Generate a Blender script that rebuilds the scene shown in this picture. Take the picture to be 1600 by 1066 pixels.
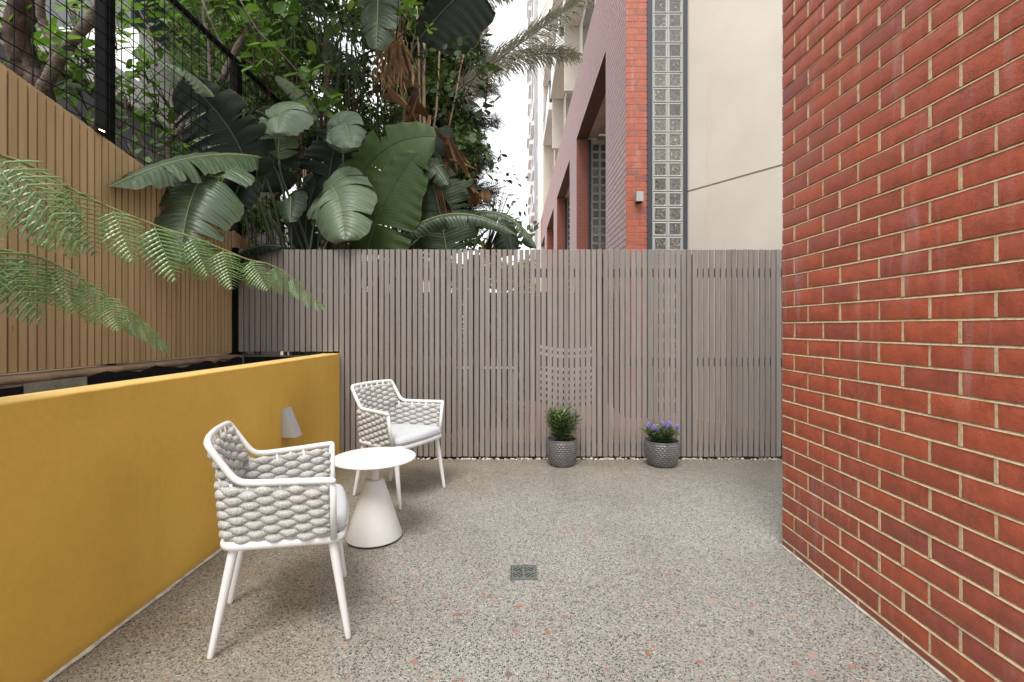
import bpy, math, random
import numpy as np
from mathutils import Vector, Matrix, Quaternion
R = math.radians
scene = bpy.context.scene
for o in list(bpy.data.objects): bpy.data.objects.remove(o)
COL = scene.collection
random.seed(7); rng = np.random.default_rng(7)

# ------------------------------------------------------------------ camera
H = 1.217; F = 755.6; CX = 803.0; CY = 512.0
cam = bpy.data.cameras.new('camera'); camo = bpy.data.objects.new('camera', cam); COL.objects.link(camo)
cam.sensor_width = 36; cam.lens = 36 * F / 1600
cam.shift_x = (800 - CX) / 1600; cam.shift_y = -(533 - CY) / 1600
cam.clip_start = 0.05; cam.clip_end = 500
camo.location = (0, 0, H); camo.rotation_euler = (R(90), 0, 0)
scene.camera = camo
# ------------------------------------------------------------------ sky
SUN_EL, SUN_AZ = R(60), R(193)
w = bpy.data.worlds.new('World'); scene.world = w; w.use_nodes = True
nt = w.node_tree; nt.nodes.clear()
out = nt.nodes.new('ShaderNodeOutputWorld'); bg = nt.nodes.new('ShaderNodeBackground')
sky = nt.nodes.new('ShaderNodeTexSky'); sky.sky_type = 'NISHITA'; sky.sun_disc = False
sky.sun_elevation = SUN_EL; sky.sun_rotation = SUN_AZ; sky.air_density = 1.0; sky.dust_density = 2.0
tc = nt.nodes.new('ShaderNodeTexCoord'); nz = nt.nodes.new('ShaderNodeTexNoise'); nz.inputs['Scale'].default_value = 2.2
nz.inputs['Detail'].default_value = 6
cr = nt.nodes.new('ShaderNodeMapRange'); cr.inputs[1].default_value = .3; cr.inputs[2].default_value = .75
cr.inputs[3].default_value = .97; cr.inputs[4].default_value = .78
mx = nt.nodes.new('ShaderNodeMix'); mx.data_type = 'RGBA'
mx.inputs[7].default_value = (10.6, 10.6, 10.75, 1)
nt.links.new(tc.outputs['Generated'], nz.inputs['Vector']); nt.links.new(nz.outputs['Fac'], cr.inputs[0])
nt.links.new(cr.outputs[0], mx.inputs[0]); nt.links.new(sky.outputs[0], mx.inputs[6])
nt.links.new(mx.outputs[2], bg.inputs['Color']); bg.inputs['Strength'].default_value = 0.088
nt.links.new(bg.outputs[0], out.inputs['Surface'])
# ------------------------------------------------------------------ sun (thin cloud: wide and weak)
sl = bpy.data.lights.new('sun', 'SUN'); sl.energy = 1.45; sl.angle = R(22); sl.color = (1, .965, .92)
so = bpy.data.objects.new('sun', sl); COL.objects.link(so)
d = Vector((math.sin(SUN_AZ) * math.cos(SUN_EL), math.cos(SUN_AZ) * math.cos(SUN_EL), math.sin(SUN_EL)))
so.rotation_euler = (-d).to_track_quat('-Z', 'Y').to_euler(); so.location = (0, 0, 12)
vs = scene.view_settings; vs.view_transform = 'Standard'; vs.look = 'None'; vs.gamma = 1
vs.use_curve_mapping = False; vs.exposure = 1.18
scene.render.engine = 'CYCLES'

# ------------------------------------------------------------------ helpers
def PT(px, py, Z): return Vector(((px - CX) * Z / F, Z, H - (py - CY) * Z / F))
def tag(o, label=None, cat=None, group=None, kind=None):
    if label: o['label'] = label
    if cat: o['category'] = cat
    if group: o['group'] = group
    if kind: o['kind'] = kind
    return o
def link(name, me, mat=None, parent=None, loc=None, rot=None):
    o = bpy.data.objects.new(name, me); COL.objects.link(o)
    if mat is not None and me is not None and not me.materials: me.materials.append(mat)
    if parent: o.parent = parent
    if loc is not None: o.location = loc
    if rot is not None: o.rotation_euler = rot
    return o
def empty(name, loc=(0, 0, 0), rz=0):
    o = bpy.data.objects.new(name, None); COL.objects.link(o); o.location = loc
    o.rotation_euler = (0, 0, rz); o.empty_display_size = .1; return o
def thing(name, label, cat, loc=(0, 0, 0), rz=0, group=None):
    return tag(empty(name, loc, rz), label, cat, group)

class MB:
    def __init__(s): s.v = []; s.f = []; s.uv = None; s.smooth = False
    def add(s, vs_, fs):
        n = len(s.v); s.v += [tuple(p) for p in vs_]; s.f += [tuple(i + n for i in f) for f in fs]; return n
    def box(s, x0, x1, y0, y1, z0, z1, M=None):
        p = [Vector((x, y, z)) for z in (z0, z1) for y in (y0, y1) for x in (x0, x1)]
        if M: p = [M @ q for q in p]
        s.add(p, [(0, 2, 3, 1), (4, 5, 7, 6), (0, 1, 5, 4), (2, 6, 7, 3), (0, 4, 6, 2), (1, 3, 7, 5)])
    def bbox(s, x0, x1, y0, y1, z0, z1, b, M=None):     # box with chamfered edges
        c = Vector(((x0 + x1) / 2, (y0 + y1) / 2, (z0 + z1) / 2)); hx, hy, hz = (x1 - x0) / 2, (y1 - y0) / 2, (z1 - z0) / 2
        b = min(b, hx * .9, hy * .9, hz * .9)
        p = []; idx = {}
        for sx in (-1, 1):
            for sy in (-1, 1):
                for sz in (-1, 1):
                    for a in range(3):
                        q = [hx - b, hy - b, hz - b]; q[a] += b
                        idx[(sx, sy, sz, a)] = len(p); p.append(c + Vector((sx * q[0], sy * q[1], sz * q[2])))
        f = []
        for a in range(3):
            u, v2 = (a + 1) % 3, (a + 2) % 3
            for sg in (-1, 1):
                def k(su, sv, A=a):
                    t = [0, 0, 0]; t[a] = sg; t[u] = su; t[v2] = sv; return idx[(t[0], t[1], t[2], A)]
                q = [k(-1, -1), k(1, -1), k(1, 1), k(-1, 1)]; f.append(q if sg > 0 else q[::-1])
        for a in range(3):                     # edges along axis a
            u, v2 = (a + 1) % 3, (a + 2) % 3
            for su in (-1, 1):
                for sv in (-1, 1):
                    def k(sa, A):
                        t = [0, 0, 0]; t[a] = sa; t[u] = su; t[v2] = sv; return idx[(t[0], t[1], t[2], A)]
                    q = [k(-1, u), k(1, u), k(1, v2), k(-1, v2)]; f.append(q if su * sv < 0 else q[::-1])
        for sx in (-1, 1):
            for sy in (-1, 1):
                for sz in (-1, 1):
                    q = [idx[(sx, sy, sz, a)] for a in range(3)]; f.append(q if sx * sy * sz > 0 else q[::-1])
        if M: p = [M @ q for q in p]
        s.add(p, f)
    def tube(s, pts, rad, n=8, cap=True, closed=False, sq=None):
        pts = [Vector(p) for p in pts]; m = len(pts)
        if not hasattr(rad, '__len__'): rad = [rad] * m
        T = []
        for i in range(m):
            if closed: t = pts[(i + 1) % m] - pts[i - 1]
            else: t = pts[min(i + 1, m - 1)] - pts[max(i - 1, 0)]
            T.append(t.normalized() if t.length > 1e-9 else Vector((0, 0, 1)))
        ref = Vector((0, 0, 1)) if abs(T[0].z) < .9 else Vector((1, 0, 0))
        U = (ref - T[0] * ref.dot(T[0])).normalized(); vv = []
        for i in range(m):
            U = (U - T[i] * U.dot(T[i])).normalized(); V = T[i].cross(U)
            for k in range(n):
                a = 2 * math.pi * k / n; r = rad[i]
                if isinstance(r, (tuple, list)): vv.append(pts[i] + U * math.cos(a) * r[0] + V * math.sin(a) * r[1])
                else: vv.append(pts[i] + U * math.cos(a) * r + V * math.sin(a) * r)
        f = []
        for i in range(m if closed else m - 1):
            j = (i + 1) % m
            for k in range(n): f.append((i * n + k, i * n + (k + 1) % n, j * n + (k + 1) % n, j * n + k))
        if cap and not closed:
            f.append(tuple(range(n))[::-1]); f.append(tuple((m - 1) * n + k for k in range(n)))
        s.add(vv, f)
    def lathe(s, prof, n=32, c=(0, 0), capb=True, capt=True):
        vv = [(c[0] + r * math.cos(2 * math.pi * k / n), c[1] + r * math.sin(2 * math.pi * k / n), z) for r, z in prof for k in range(n)]
        f = [(i * n + k, i * n + (k + 1) % n, (i + 1) * n + (k + 1) % n, (i + 1) * n + k) for i in range(len(prof) - 1) for k in range(n)]
        if capb: f.append(tuple(range(n))[::-1])
        if capt: f.append(tuple((len(prof) - 1) * n + k for k in range(n)))
        s.add(vv, f)
    def mesh(s, name, smooth=False, angle=None):
        me = bpy.data.meshes.new(name); me.from_pydata(s.v, [], s.f); me.update()
        if smooth:
            me.polygons.foreach_set('use_smooth', [True] * len(me.polygons))
            if angle: me.set_sharp_from_angle(angle=R(angle))
        return me
    def build(s, name, mat, parent=None, smooth=False, angle=None, loc=None, rot=None):
        return link(name, s.mesh(name, smooth, angle), mat, parent, loc, rot)

def np_mesh(name, V, Fq, smooth=False, uv=None):       # V (n,3), Fq (m,k) all same size k
    me = bpy.data.meshes.new(name); V = np.asarray(V, dtype=np.float32); Fq = np.asarray(Fq, dtype=np.int32)
    m, k = Fq.shape
    me.vertices.add(len(V)); me.vertices.foreach_set('co', V.ravel())
    me.loops.add(m * k); me.loops.foreach_set('vertex_index', Fq.ravel())
    me.polygons.add(m); me.polygons.foreach_set('loop_start', np.arange(0, m * k, k, dtype=np.int32))
    me.polygons.foreach_set('use_smooth', np.full(m, bool(smooth)))
    if uv is not None:
        l = me.uv_layers.new(name='UVMap'); l.data.foreach_set('uv', np.asarray(uv, dtype=np.float32)[Fq.ravel()].ravel())
    me.update(calc_edges=True); return me
def scatter(name, tv, tf, mats, mat, parent=None, smooth=False, tint=True):
    """joined copies of a small template: mats (n,4,4)"""
    tv = np.asarray(tv, float); tf = np.asarray(tf, int); n = len(mats); M = np.asarray(mats, float)
    V = np.einsum('nij,vj->nvi', M[:, :3, :3], tv) + M[:, None, :3, 3]
    Fq = tf[None] + (np.arange(n) * len(tv))[:, None, None]
    me = np_mesh(name, V.reshape(-1, 3), Fq.reshape(-1, tf.shape[1]), smooth)
    if tint:
        a = me.attributes.new('tint', 'FLOAT', 'POINT'); a.data.foreach_set('value', np.repeat(rng.random(n), len(tv)).astype(np.float32))
    return link(name, me, mat, parent)
def rot_mats(n, dirs, ups, scales, pos):
    """local +Y -> dirs, local +Z -> about ups"""
    d_ = dirs / np.linalg.norm(dirs, axis=1, keepdims=True)
    x = np.cross(d_, ups); x /= np.maximum(np.linalg.norm(x, axis=1, keepdims=True), 1e-6)
    z = np.cross(x, d_); M = np.zeros((n, 4, 4)); sc = np.asarray(scales).reshape(n, 1)
    M[:, :3, 0] = x * sc; M[:, :3, 1] = d_ * sc; M[:, :3, 2] = z * sc; M[:, :3, 3] = pos; M[:, 3, 3] = 1; return M
def bez(p, n):
    p = [Vector(q) for q in p]; o = []
    for i in range(n + 1):
        t = i / n; q = list(p)
        while len(q) > 1: q = [q[j].lerp(q[j + 1], t) for j in range(len(q) - 1)]
        o.append(q[0])
    return o
def catmull(p, k=6):
    p = [Vector(q) for q in p]; q = [p[0] * 2 - p[1]] + p + [p[-1] * 2 - p[-2]]; o = []
    for i in range(1, len(q) - 2):
        for j in range(k):
            t = j / k; a, b, c, d_ = q[i - 1], q[i], q[i + 1], q[i + 2]
            o.append(.5 * ((2 * b) + (c - a) * t + (2 * a - 5 * b + 4 * c - d_) * t * t + (3 * b - a - 3 * c + d_) * t ** 3))
    o.append(p[-1]); return o

# ------------------------------------------------------------------ materials
class MT:
    def __init__(s, name, rough=.6, spec=.5):
        s.m = bpy.data.materials.new(name); s.m.use_nodes = True; s.nt = s.m.node_tree
        s.b = s.nt.nodes['Principled BSDF']; s.b.inputs['Roughness'].default_value = rough
        s.b.inputs['Specular IOR Level'].default_value = spec
        s.tc = s.nt.nodes.new('ShaderNodeTexCoord'); s.vec = s.tc.outputs['Object']
    def n(s, t, **kw):
        x = s.nt.nodes.new(t)
        for k, v in kw.items():
            if k.startswith('i_'): x.inputs[int(k[2:])].default_value = v
            else: setattr(x, k, v)
        return x
    def l(s, a, b): s.nt.links.new(a, b)
    def noise(s, scale, detail=4, rough=.6, vec=None, stretch=None):
        x = s.n('ShaderNodeTexNoise'); x.inputs['Scale'].default_value = scale; x.inputs['Detail'].default_value = detail
        x.inputs['Roughness'].default_value = rough; v = vec or s.vec
        if stretch:
            mp = s.n('ShaderNodeMapping'); mp.inputs['Scale'].default_value = stretch; s.l(v, mp.inputs[0]); v = mp.outputs[0]
        s.l(v, x.inputs['Vector']); return x.outputs['Fac']
    def ramp(s, fac, stops, interp='LINEAR'):
        x = s.n('ShaderNodeValToRGB'); x.color_ramp.interpolation = interp; e = x.color_ramp.elements
        while len(e) < len(stops): e.new(.5)
        for i, (p, c) in enumerate(stops):
            e[i].position = p; e[i].color = (*c, 1) if len(c) == 3 else c
        s.l(fac, x.inputs[0]); return x.outputs[0]
    def mix(s, f, a, b, mode='MIX'):
        x = s.n('ShaderNodeMix', data_type='RGBA', blend_type=mode)
        for sock, v in ((x.inputs[0], f), (x.inputs[6], a), (x.inputs[7], b)):
            if hasattr(v, 'links') or isinstance(v, bpy.types.NodeSocket): s.l(v, sock)
            elif isinstance(v, (int, float)): sock.default_value = v
            else: sock.default_value = (*v, 1) if len(v) == 3 else v
        return x.outputs[2]
    def mr(s, f, a, b, c, d_):
        x = s.n('ShaderNodeMapRange'); s.l(f, x.inputs[0])
        for i, v in enumerate((a, b, c, d_)): x.inputs[i + 1].default_value = v
        return x.outputs[0]
    def math(s, op, a, b=None):
        x = s.n('ShaderNodeMath', operation=op)
        for i, v in enumerate((a, b)):
            if v is None: continue
            if isinstance(v, (int, float)): x.inputs[i].default_value = v
            else: s.l(v, x.inputs[i])
        return x.outputs[0]
    def bump(s, h, dist=.002, strength=1, prev=None):
        x = s.n('ShaderNodeBump'); x.inputs['Distance'].default_value = dist; x.inputs['Strength'].default_value = strength
        s.l(h, x.inputs['Height'])
        if prev: s.l(prev, x.inputs['Normal'])
        s.l(x.outputs[0], s.b.inputs['Normal']); return x.outputs[0]
    def col(s, v):
        if isinstance(v, bpy.types.NodeSocket): s.l(v, s.b.inputs['Base Color'])
        else: s.b.inputs['Base Color'].default_value = (*v, 1)
    def rnd(s): return s.n('ShaderNodeObjectInfo').outputs['Random']
    def attr(s, nm): return s.n('ShaderNodeAttribute', attribute_name=nm).outputs['Fac']

def simple(name, c, rough=.6, var=.12, scale=20, bump=.0, bscale=200, spec=.5, rnd=0, metal=0):
    m = MT(name, rough, spec); f = m.noise(scale, 5)
    lo = tuple(x * (1 - var) for x in c); hi = tuple(min(1, x * (1 + var)) for x in c)
    k = m.ramp(f, [(.3, lo), (.7, hi)])
    if rnd:
        k = m.mix(1.0, k, m.ramp(m.rnd(), [(0, (1 - rnd,) * 3), (1, (1, 1, 1))]), 'MULTIPLY')
    m.col(k); m.b.inputs['Metallic'].default_value = metal
    if bump: m.bump(m.noise(bscale, 3), bump)
    return m.m

# brick: random by object
def brick_mat(name, src='obj', stops=None, streak=True, rough=.44):
    m = MT(name, rough, .6)
    r = m.rnd() if src == 'obj' else m.attr('tint')
    base = m.ramp(r, stops or [(0, (.31, .066, .032)), (.35, (.40, .084, .036)), (.65, (.355, .078, .040)), (.96, (.31, .070, .042)), (1, (.25, .064, .046))])
    geo = m.n('ShaderNodeNewGeometry').outputs['Position']
    f1 = m.noise(14, 6, .65, geo); base = m.mix(.8, base, m.ramp(f1, [(.25, (.58, .62, .70)), (.5, (.97, .97, .97)), (.75, (1.25, 1.16, 1.05))]), 'MULTIPLY')
    f2 = m.noise(160, 3, .7, geo); base = m.mix(.8, base, m.ramp(f2, [(.30, (.62, .62, .64)), (.45, (1, 1, 1)), (.70, (1.0, 1.0, 1.0)), (.82, (1.5, 1.75, 1.8))]), 'MULTIPLY')
    if streak:   # lime bloom: vertical soft streaks
        f3 = m.noise(16, 4, .6, geo, (1, 1, .10)); f4 = m.noise(1.3, 3, .5, geo)
        k = m.math('MULTIPLY', m.mr(f3, .54, .78, 0, .42), m.mr(f4, .38, .60, 0, 1))
        base = m.mix(k, base, (.50, .34, .34))
    sp = m.n('ShaderNodeTexVoronoi'); sp.inputs['Scale'].default_value = 60; m.l(geo, sp.inputs['Vector'])
    base = m.mix(m.mr(sp.outputs['Distance'], .0, .10, .75, 0), base, (.5, .36, .28))
    sz = m.n('ShaderNodeSeparateXYZ'); m.l(geo, sz.inputs[0])
    gr_ = m.math('MULTIPLY', m.mr(sz.outputs[2], .0, .75, .55, 0), m.mr(m.noise(3, 5, .6, geo), .35, .6, .5, 1)); base = m.mix(gr_, base, m.mix(1, base, (.66, .72, .78), 'MULTIPLY'))
    m.col(base)
    m.l(m.mr(f1, .3, .7, rough - .08, rough + .14), m.b.inputs['Roughness'])
    b1 = m.bump(m.noise(45, 5, .7, geo), .0035 if src == 'obj' else .0003, .8); m.bump(f2, .0010 if src == 'obj' else .0001, .9, b1); return m.m
M = {}
M['brick'] = brick_mat('red_brick')
M['brick_far'] = brick_mat('red_brick_joined', 'attr', [(0, (.25, .072, .048)), (.5, (.265, .075, .050)), (1, (.24, .070, .048))], streak=False)
m = MT('mortar', .85); g = m.n('ShaderNodeNewGeometry').outputs['Position']
m.col(m.ramp(m.noise(40, 6, .7, g), [(.3, (.36, .255, .135)), (.5, (.50, .385, .235)), (.75, (.58, .475, .32))]))
m.bump(m.noise(260, 4, .7, g), .0018, 1); M['mortar'] = m.m
M['mortar_dark'] = simple('dark_mortar', (.095, .060, .046), .9, .2, 30)  # darker mortar for the side faces of the far brick building
M['mortar_far'] = simple('mortar_weathered', (.24, .15, .10), .9, .2, 30)

# painted render (yellow)
m = MT('yellow_render', .62, .35)
c = m.ramp(m.noise(1.6, 4), [(.3, (.61, .37, .064)), (.7, (.69, .425, .082))])
c = m.mix(.35, c, m.ramp(m.noise(30, 5), [(.3, (.86, .86, .80)), (.7, (1.06, 1.06, 1.06))]), 'MULTIPLY')
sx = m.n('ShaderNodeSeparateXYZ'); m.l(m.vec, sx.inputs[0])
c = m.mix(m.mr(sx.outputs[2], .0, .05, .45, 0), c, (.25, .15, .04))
st = m.math('MULTIPLY', m.mr(m.noise(7, 4, .6, None, (1, 1, .12)), .55, .75, 0, .18), 1.0); c = m.mix(st, c, (.36, .19, .03))
m.col(c); b1 = m.bump(m.noise(190, 4, .6), .0022, .9); m.bump(m.noise(22, 3), .002, .5, b1); M['yellow'] = m.m
m = MT('yellow_coping', .6, .4)
m.col(m.ramp(m.noise(10, 6, .7), [(.3, (.60, .40, .13)), (.6, (.70, .49, .18)), (.8, (.76, .58, .28))])); m.bump(m.noise(150, 4), .0015); M['yellow_top'] = m.m

# exposed aggregate
m = MT('exposed_aggregate', .55, .45)
geo = m.n('ShaderNodeNewGeometry').outputs['Position']
def vor(scale, rnd_=1, feat='F1'):
    v = m.n('ShaderNodeTexVoronoi', feature=feat); v.inputs['Scale'].default_value = scale
    if 'Randomness' in v.inputs: v.inputs['Randomness'].default_value = rnd_
    m.l(geo, v.inputs['Vector']); return v
v1 = vor(140); sc = m.n('ShaderNodeSeparateColor'); m.l(v1.outputs['Color'], sc.inputs[0])
stone = m.ramp(sc.outputs[0], [(0, (.014, .015, .017)), (.16, (.05, .053, .058)), (.30, (.12, .122, .122)), (.42, (.26, .25, .225)), (.58, (.40, .385, .34)),
                               (.75, (.50, .48, .43)), (.87, (.22, .165, .115)), (.95, (.34, .215, .145))], 'CONSTANT')
cem = m.ramp(m.noise(220, 3, .7, geo), [(.3, (.215, .21, .182)), (.7, (.375, .365, .325))])
c = m.mix(m.mr(v1.outputs['Distance'], .38, .55, 0, 1), stone, cem)
v2 = vor(46); sc2 = m.n('ShaderNodeSeparateColor'); m.l(v2.outputs['Color'], sc2.inputs[0])
big = m.ramp(sc2.outputs[1], [(0, (.07, .07, .075)), (.3, (.17, .15, .14)), (.5, (.35, .22, .15)), (.7, (.52, .44, .36)), (.85, (.22, .23, .23))], 'CONSTANT')
k = m.math('MULTIPLY', m.mr(v2.outputs['Distance'], .22, .30, 1, 0), m.mr(sc2.outputs[0], .80, .801, 0, 1))
c = m.mix(k, c, big)
c = m.mix(.75, c, m.ramp(m.noise(1.1, 5, .6, geo), [(.3, (.76, .74, .70)), (.5, (.96, .95, .94)), (.7, (1.05, 1.06, 1.06))]), 'MULTIPLY')
c = m.mix(1, c, (.90, .91, .92), 'MULTIPLY')
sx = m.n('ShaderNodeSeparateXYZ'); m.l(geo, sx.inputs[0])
# browner and darker towards the yellow wall and the fence, broken by noise
edge_brown = m.math('ADD', m.mr(sx.outputs[0], -1.62, -.1, .9, 0), m.mr(sx.outputs[1], 3.2, 4.45, 0, .8))
edge_brown = m.math('MULTIPLY', edge_brown, m.mr(m.noise(2.6, 5, .6, geo), .35, .6, .55, 1))
c = m.mix(edge_brown, c, m.mix(1, c, (.72, .62, .50), 'MULTIPLY'))
m.col(c); m.l(m.mr(m.noise(4, 4, .6, geo), .35, .7, .42, .66), m.b.inputs['Roughness'])
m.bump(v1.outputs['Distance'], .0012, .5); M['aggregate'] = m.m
m = MT('pebble_stone', .42, .5)
c = m.ramp(m.rnd(), [(0, (.25, .115, .075)), (.25, (.31, .17, .115)), (.5, (.22, .14, .115)), (.68, (.13, .11, .105)), (.8, (.40, .27, .19)), (1, (.32, .22, .17))], 'LINEAR')
m.col(m.mix(.6, c, m.ramp(m.noise(90, 4), [(.3, (.75, .75, .75)), (.7, (1.2, 1.15, 1.1))]), 'MULTIPLY')); M['pebble'] = m.m

# timber slats
def slat_mat(name, c1, c2, knots=True):
    m = MT(name, .46, .45); geo = m.n('ShaderNodeNewGeometry').outputs['Position']
    c = m.ramp(m.noise(9, 5, .6, geo, (6, 6, .35)), [(.3, c1), (.7, c2)])
    c = m.mix(.9, c, m.ramp(m.rnd(), [(0, (.86, .85, .84)), (1, (1.06, 1.06, 1.06))]), 'MULTIPLY')
    kn = m.noise(11, 3, .6, geo, (2.2, 2.2, 1)); c = m.mix(m.mr(kn, .70, .76, 0, .75), c, tuple(x * .38 for x in c1))
    c = m.mix(m.mr(m.noise(60, 4, .7, geo, (1, 1, .25)), .62, .8, 0, .35), c, tuple(x * .55 for x in c1))
    m.col(c); m.bump(m.noise(60, 5, .7, geo, (4, 4, .3)), .0008, .8); return m.m
M['slat'] = slat_mat('taupe_painted_slat', (.205, .180, .163), (.262, .236, .217))
M['slat_tan'] = slat_mat('tan_painted_slat', (.335, .230, .116), (.40, .285, .148))
M['rail'] = simple('dark_fence_rail', (.08, .065, .055), .7, .2)
M['dark_metal'] = simple('black_painted_steel', (.006, .006, .006), .7, .3, 15, spec=.06)
M['wire'] = simple('black_wire', (.006, .006, .006), .6, .1, spec=.1)
M['concrete'] = simple('stained_concrete', (.22, .19, .14), .85, .35, 6, .003, 60)
M['conc_green'] = simple('grey_green_concrete', (.20, .20, .155), .85, .3, 14, .003, 80)
M['sill'] = simple('brown_stained_sill', (.17, .11, .065), .8, .4, 7, .003, 50)
M['membrane'] = simple('black_bitumen_membrane', (.012, .011, .012), .9, .4, 12, .002, 40, spec=.1)
M['soil'] = simple('dark_planter_soil', (.02, .014, .010), .95, .5, 25, .02, 30)
# furniture
M['white_metal'] = simple('white_powder_coat', (.72, .72, .71), .38, .02, 6, .0002, 700)
m = MT('table_white', .42, .5); m.col(m.ramp(m.noise(9, 4), [(.3, (.68, .67, .65)), (.7, (.71, .705, .69))])); m.bump(m.noise(500, 2), .0003); M['table'] = m.m
m = MT('grey_rope', .88, .2)
wv = m.n('ShaderNodeTexVoronoi'); wv.inputs['Scale'].default_value = 1
mp = m.n('ShaderNodeMapping'); mp.inputs['Scale'].default_value = (1, 1, 1)
uv = m.tc.outputs['UV']; mp2 = m.n('ShaderNodeMapping'); mp2.inputs['Scale'].default_value = (300, 14, 1); mp2.inputs['Rotation'].default_value = (0, 0, 0)
m.l(uv, mp2.inputs[0]); m.l(mp2.outputs[0], wv.inputs['Vector'])
m.col(m.mix(m.mr(wv.outputs['Distance'], .1, .7, 0, 1), (.63, .625, .59), (.40, .395, .37)))
m.bump(wv.outputs['Distance'], -.0022, 1.0); M['rope'] = m.m
m = MT('seat_fabric', .9, .2); m.col(m.ramp(m.noise(420, 2), [(.3, (.44, .45, .47)), (.7, (.53, .54, .56))]))
b1 = m.bump(m.noise(420, 2), .0008); m.bump(m.noise(7, 3), .006, .5, b1); M['cushion'] = m.m
M['light_grey'] = simple('light_grey_metal', (.36, .36, .365), .4, .05)
M['steel'] = simple('dull_drain_steel', (.14, .155, .14), .5, .3, 60, .0006, 150, metal=.2)
M['black'] = simple('black_void', (.006, .006, .006), .9, .1)
m = MT('pot_glaze', .30, .8); m.col(m.ramp(m.noise(30, 4), [(.3, (.075, .070, .070)), (.7, (.135, .125, .125))]))
m.bump(m.noise(160, 3), .0008); M['pot'] = m.m
# buildings
m = MT('cream_precast', .8, .3); geo = m.n('ShaderNodeNewGeometry').outputs['Position']
c = m.ramp(m.noise(1.2, 5, .6, geo), [(.3, (.57, .52, .445)), (.7, (.64, .59, .51))])
c = m.mix(m.mr(m.noise(5, 5, .7, geo, (1, 1, .12)), .60, .8, 0, .24), c, (.36, .31, .24))
c = m.mix(m.mr(m.noise(38, 4, .7, geo), .70, .78, 0, .3), c, (.40, .35, .28))
m.col(c); m.bump(m.noise(110, 4, .6, geo), .002); M['cream'] = m.m
M['white_wall'] = simple('white_render', (.74, .73, .70), .8, .05, 1)
M['grey_wall'] = simple('grey_render', (.10, .105, .11), .8, .12, 1)
M['soffit'] = simple('concrete_soffit', (.40, .37, .33), .85, .14, 3)
M['dark_frame'] = simple('dark_window_frame', (.028, .034, .045), .45, .1)
M['joint'] = simple('joint_sealant', (.27, .23, .17), .8, .15)
m = MT('dark_glass', .08, .6); m.col((.03, .04, .05)); M['glass'] = m.m
m = MT('glass_block_grout', .6, .4); m.col((.42, .44, .39)); M['grout'] = m.m
m = MT('glass_block_rim', .12, .8); m.col((.37, .375, .35)); M['block_rim'] = m.m
m = MT('glass_block_rippled', .12, .8); geo = m.n('ShaderNodeNewGeometry').outputs['Position']
f = m.noise(26, 1.5, .5, geo, (1, 1, 1)); f2 = m.noise(60, 2, .5, geo)
m.col(m.mix(.8, m.ramp(f, [(.35, (.075, .065, .055)), (.48, (.14, .125, .105)), (.58, (.045, .038, .03)), (.72, (.30, .29, .26))]), m.ramp(m.rnd(), [(0, (.55, .52, .5)), (1, (1.4, 1.35, 1.3))]), 'MULTIPLY'))
m.bump(f, .012, 1); M['block'] = m.m
M['terracotta'] = simple('terracotta_paving', (.30, .15, .09), .8, .2, 6)
M['lane'] = simple('lane_paving', (.20, .15, .125), .85, .2, 5)
# plants
def leaf_mat(name, stops, rough=.35, trans=.25, uvveins=False, src='tint', spec=.5, sheen=None):
    m = MT(name, rough, spec)
    r = m.attr('tint') if src == 'tint' else m.rnd()
    c = m.ramp(r, stops)
    c = m.mix(.6, c, m.ramp(m.noise(12, 4), [(.3, (.72, .75, .7)), (.7, (1.15, 1.12, 1.1))]), 'MULTIPLY')
    if uvveins:
        sx = m.n('ShaderNodeSeparateXYZ'); m.l(m.tc.outputs['UV'], sx.inputs[0])
        ax = m.math('ABSOLUTE', sx.outputs[0])
        ph = m.math('ADD', m.math('MULTIPLY', sx.outputs[1], 200.0), m.math('MULTIPLY', ax, -9.0))
        nz_ = m.math('MULTIPLY', m.noise(5, 3), 7.0); ph = m.math('ADD', ph, nz_)
        wv = m.math('SINE', ph); ph2 = m.math('SINE', m.math('MULTIPLY', ph, .31))
        vk = .5 if name in ('broad_leaf_underside', 'broad_leaf_dark') else 1
        c = m.mix(m.mr(wv, .2, 1, 0, .16 * vk), c, m.mix(1, c, (1.8, 1.7, 1.7), 'MULTIPLY'))
        c = m.mix(m.mr(ph2, .6, 1, 0, .22), c, m.mix(1, c, (.55, .6, .6), 'MULTIPLY'))
        edge = m.mr(m.math('ADD', ax, m.mr(m.noise(25, 3), 0, 1, -.12, .12)), .965, 1.03, 0, .6)
        c = m.mix(edge, c, (.20, .12, .05))
        h = m.math('ADD', wv, m.math('MULTIPLY', ph2, 1.6)); m.bump(h, .0015 * vk, .7 * vk)
    m.col(c)
    t = m.n('ShaderNodeBsdfTranslucent'); m.l(m.mix(1, c, (1.9, 2.0, .9), 'MULTIPLY'), t.inputs[0])
    ms = m.n('ShaderNodeMixShader'); ms.inputs[0].default_value = trans
    m.l(m.b.outputs[0], ms.inputs[1]); m.l(t.outputs[0], ms.inputs[2])
    m.l(ms.outputs[0], m.nt.nodes['Material Output'].inputs[0]); return m.m
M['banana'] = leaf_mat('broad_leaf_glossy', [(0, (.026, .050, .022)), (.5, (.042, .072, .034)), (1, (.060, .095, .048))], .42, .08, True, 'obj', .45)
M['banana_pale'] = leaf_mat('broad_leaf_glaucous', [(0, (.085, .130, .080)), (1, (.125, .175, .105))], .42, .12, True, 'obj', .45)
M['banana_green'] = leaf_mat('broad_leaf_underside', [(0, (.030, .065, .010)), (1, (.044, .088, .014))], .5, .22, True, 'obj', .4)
M['banana_dark'] = leaf_mat('broad_leaf_dark', [(0, (.006, .013, .006)), (1, (.010, .020, .009))], .55, .06, True, 'obj', .25)  # shade of backlit leaves put into the colour; dead leaves share it
M['midrib'] = simple('pale_midrib', (.20, .22, .09), .5, .15)
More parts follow.
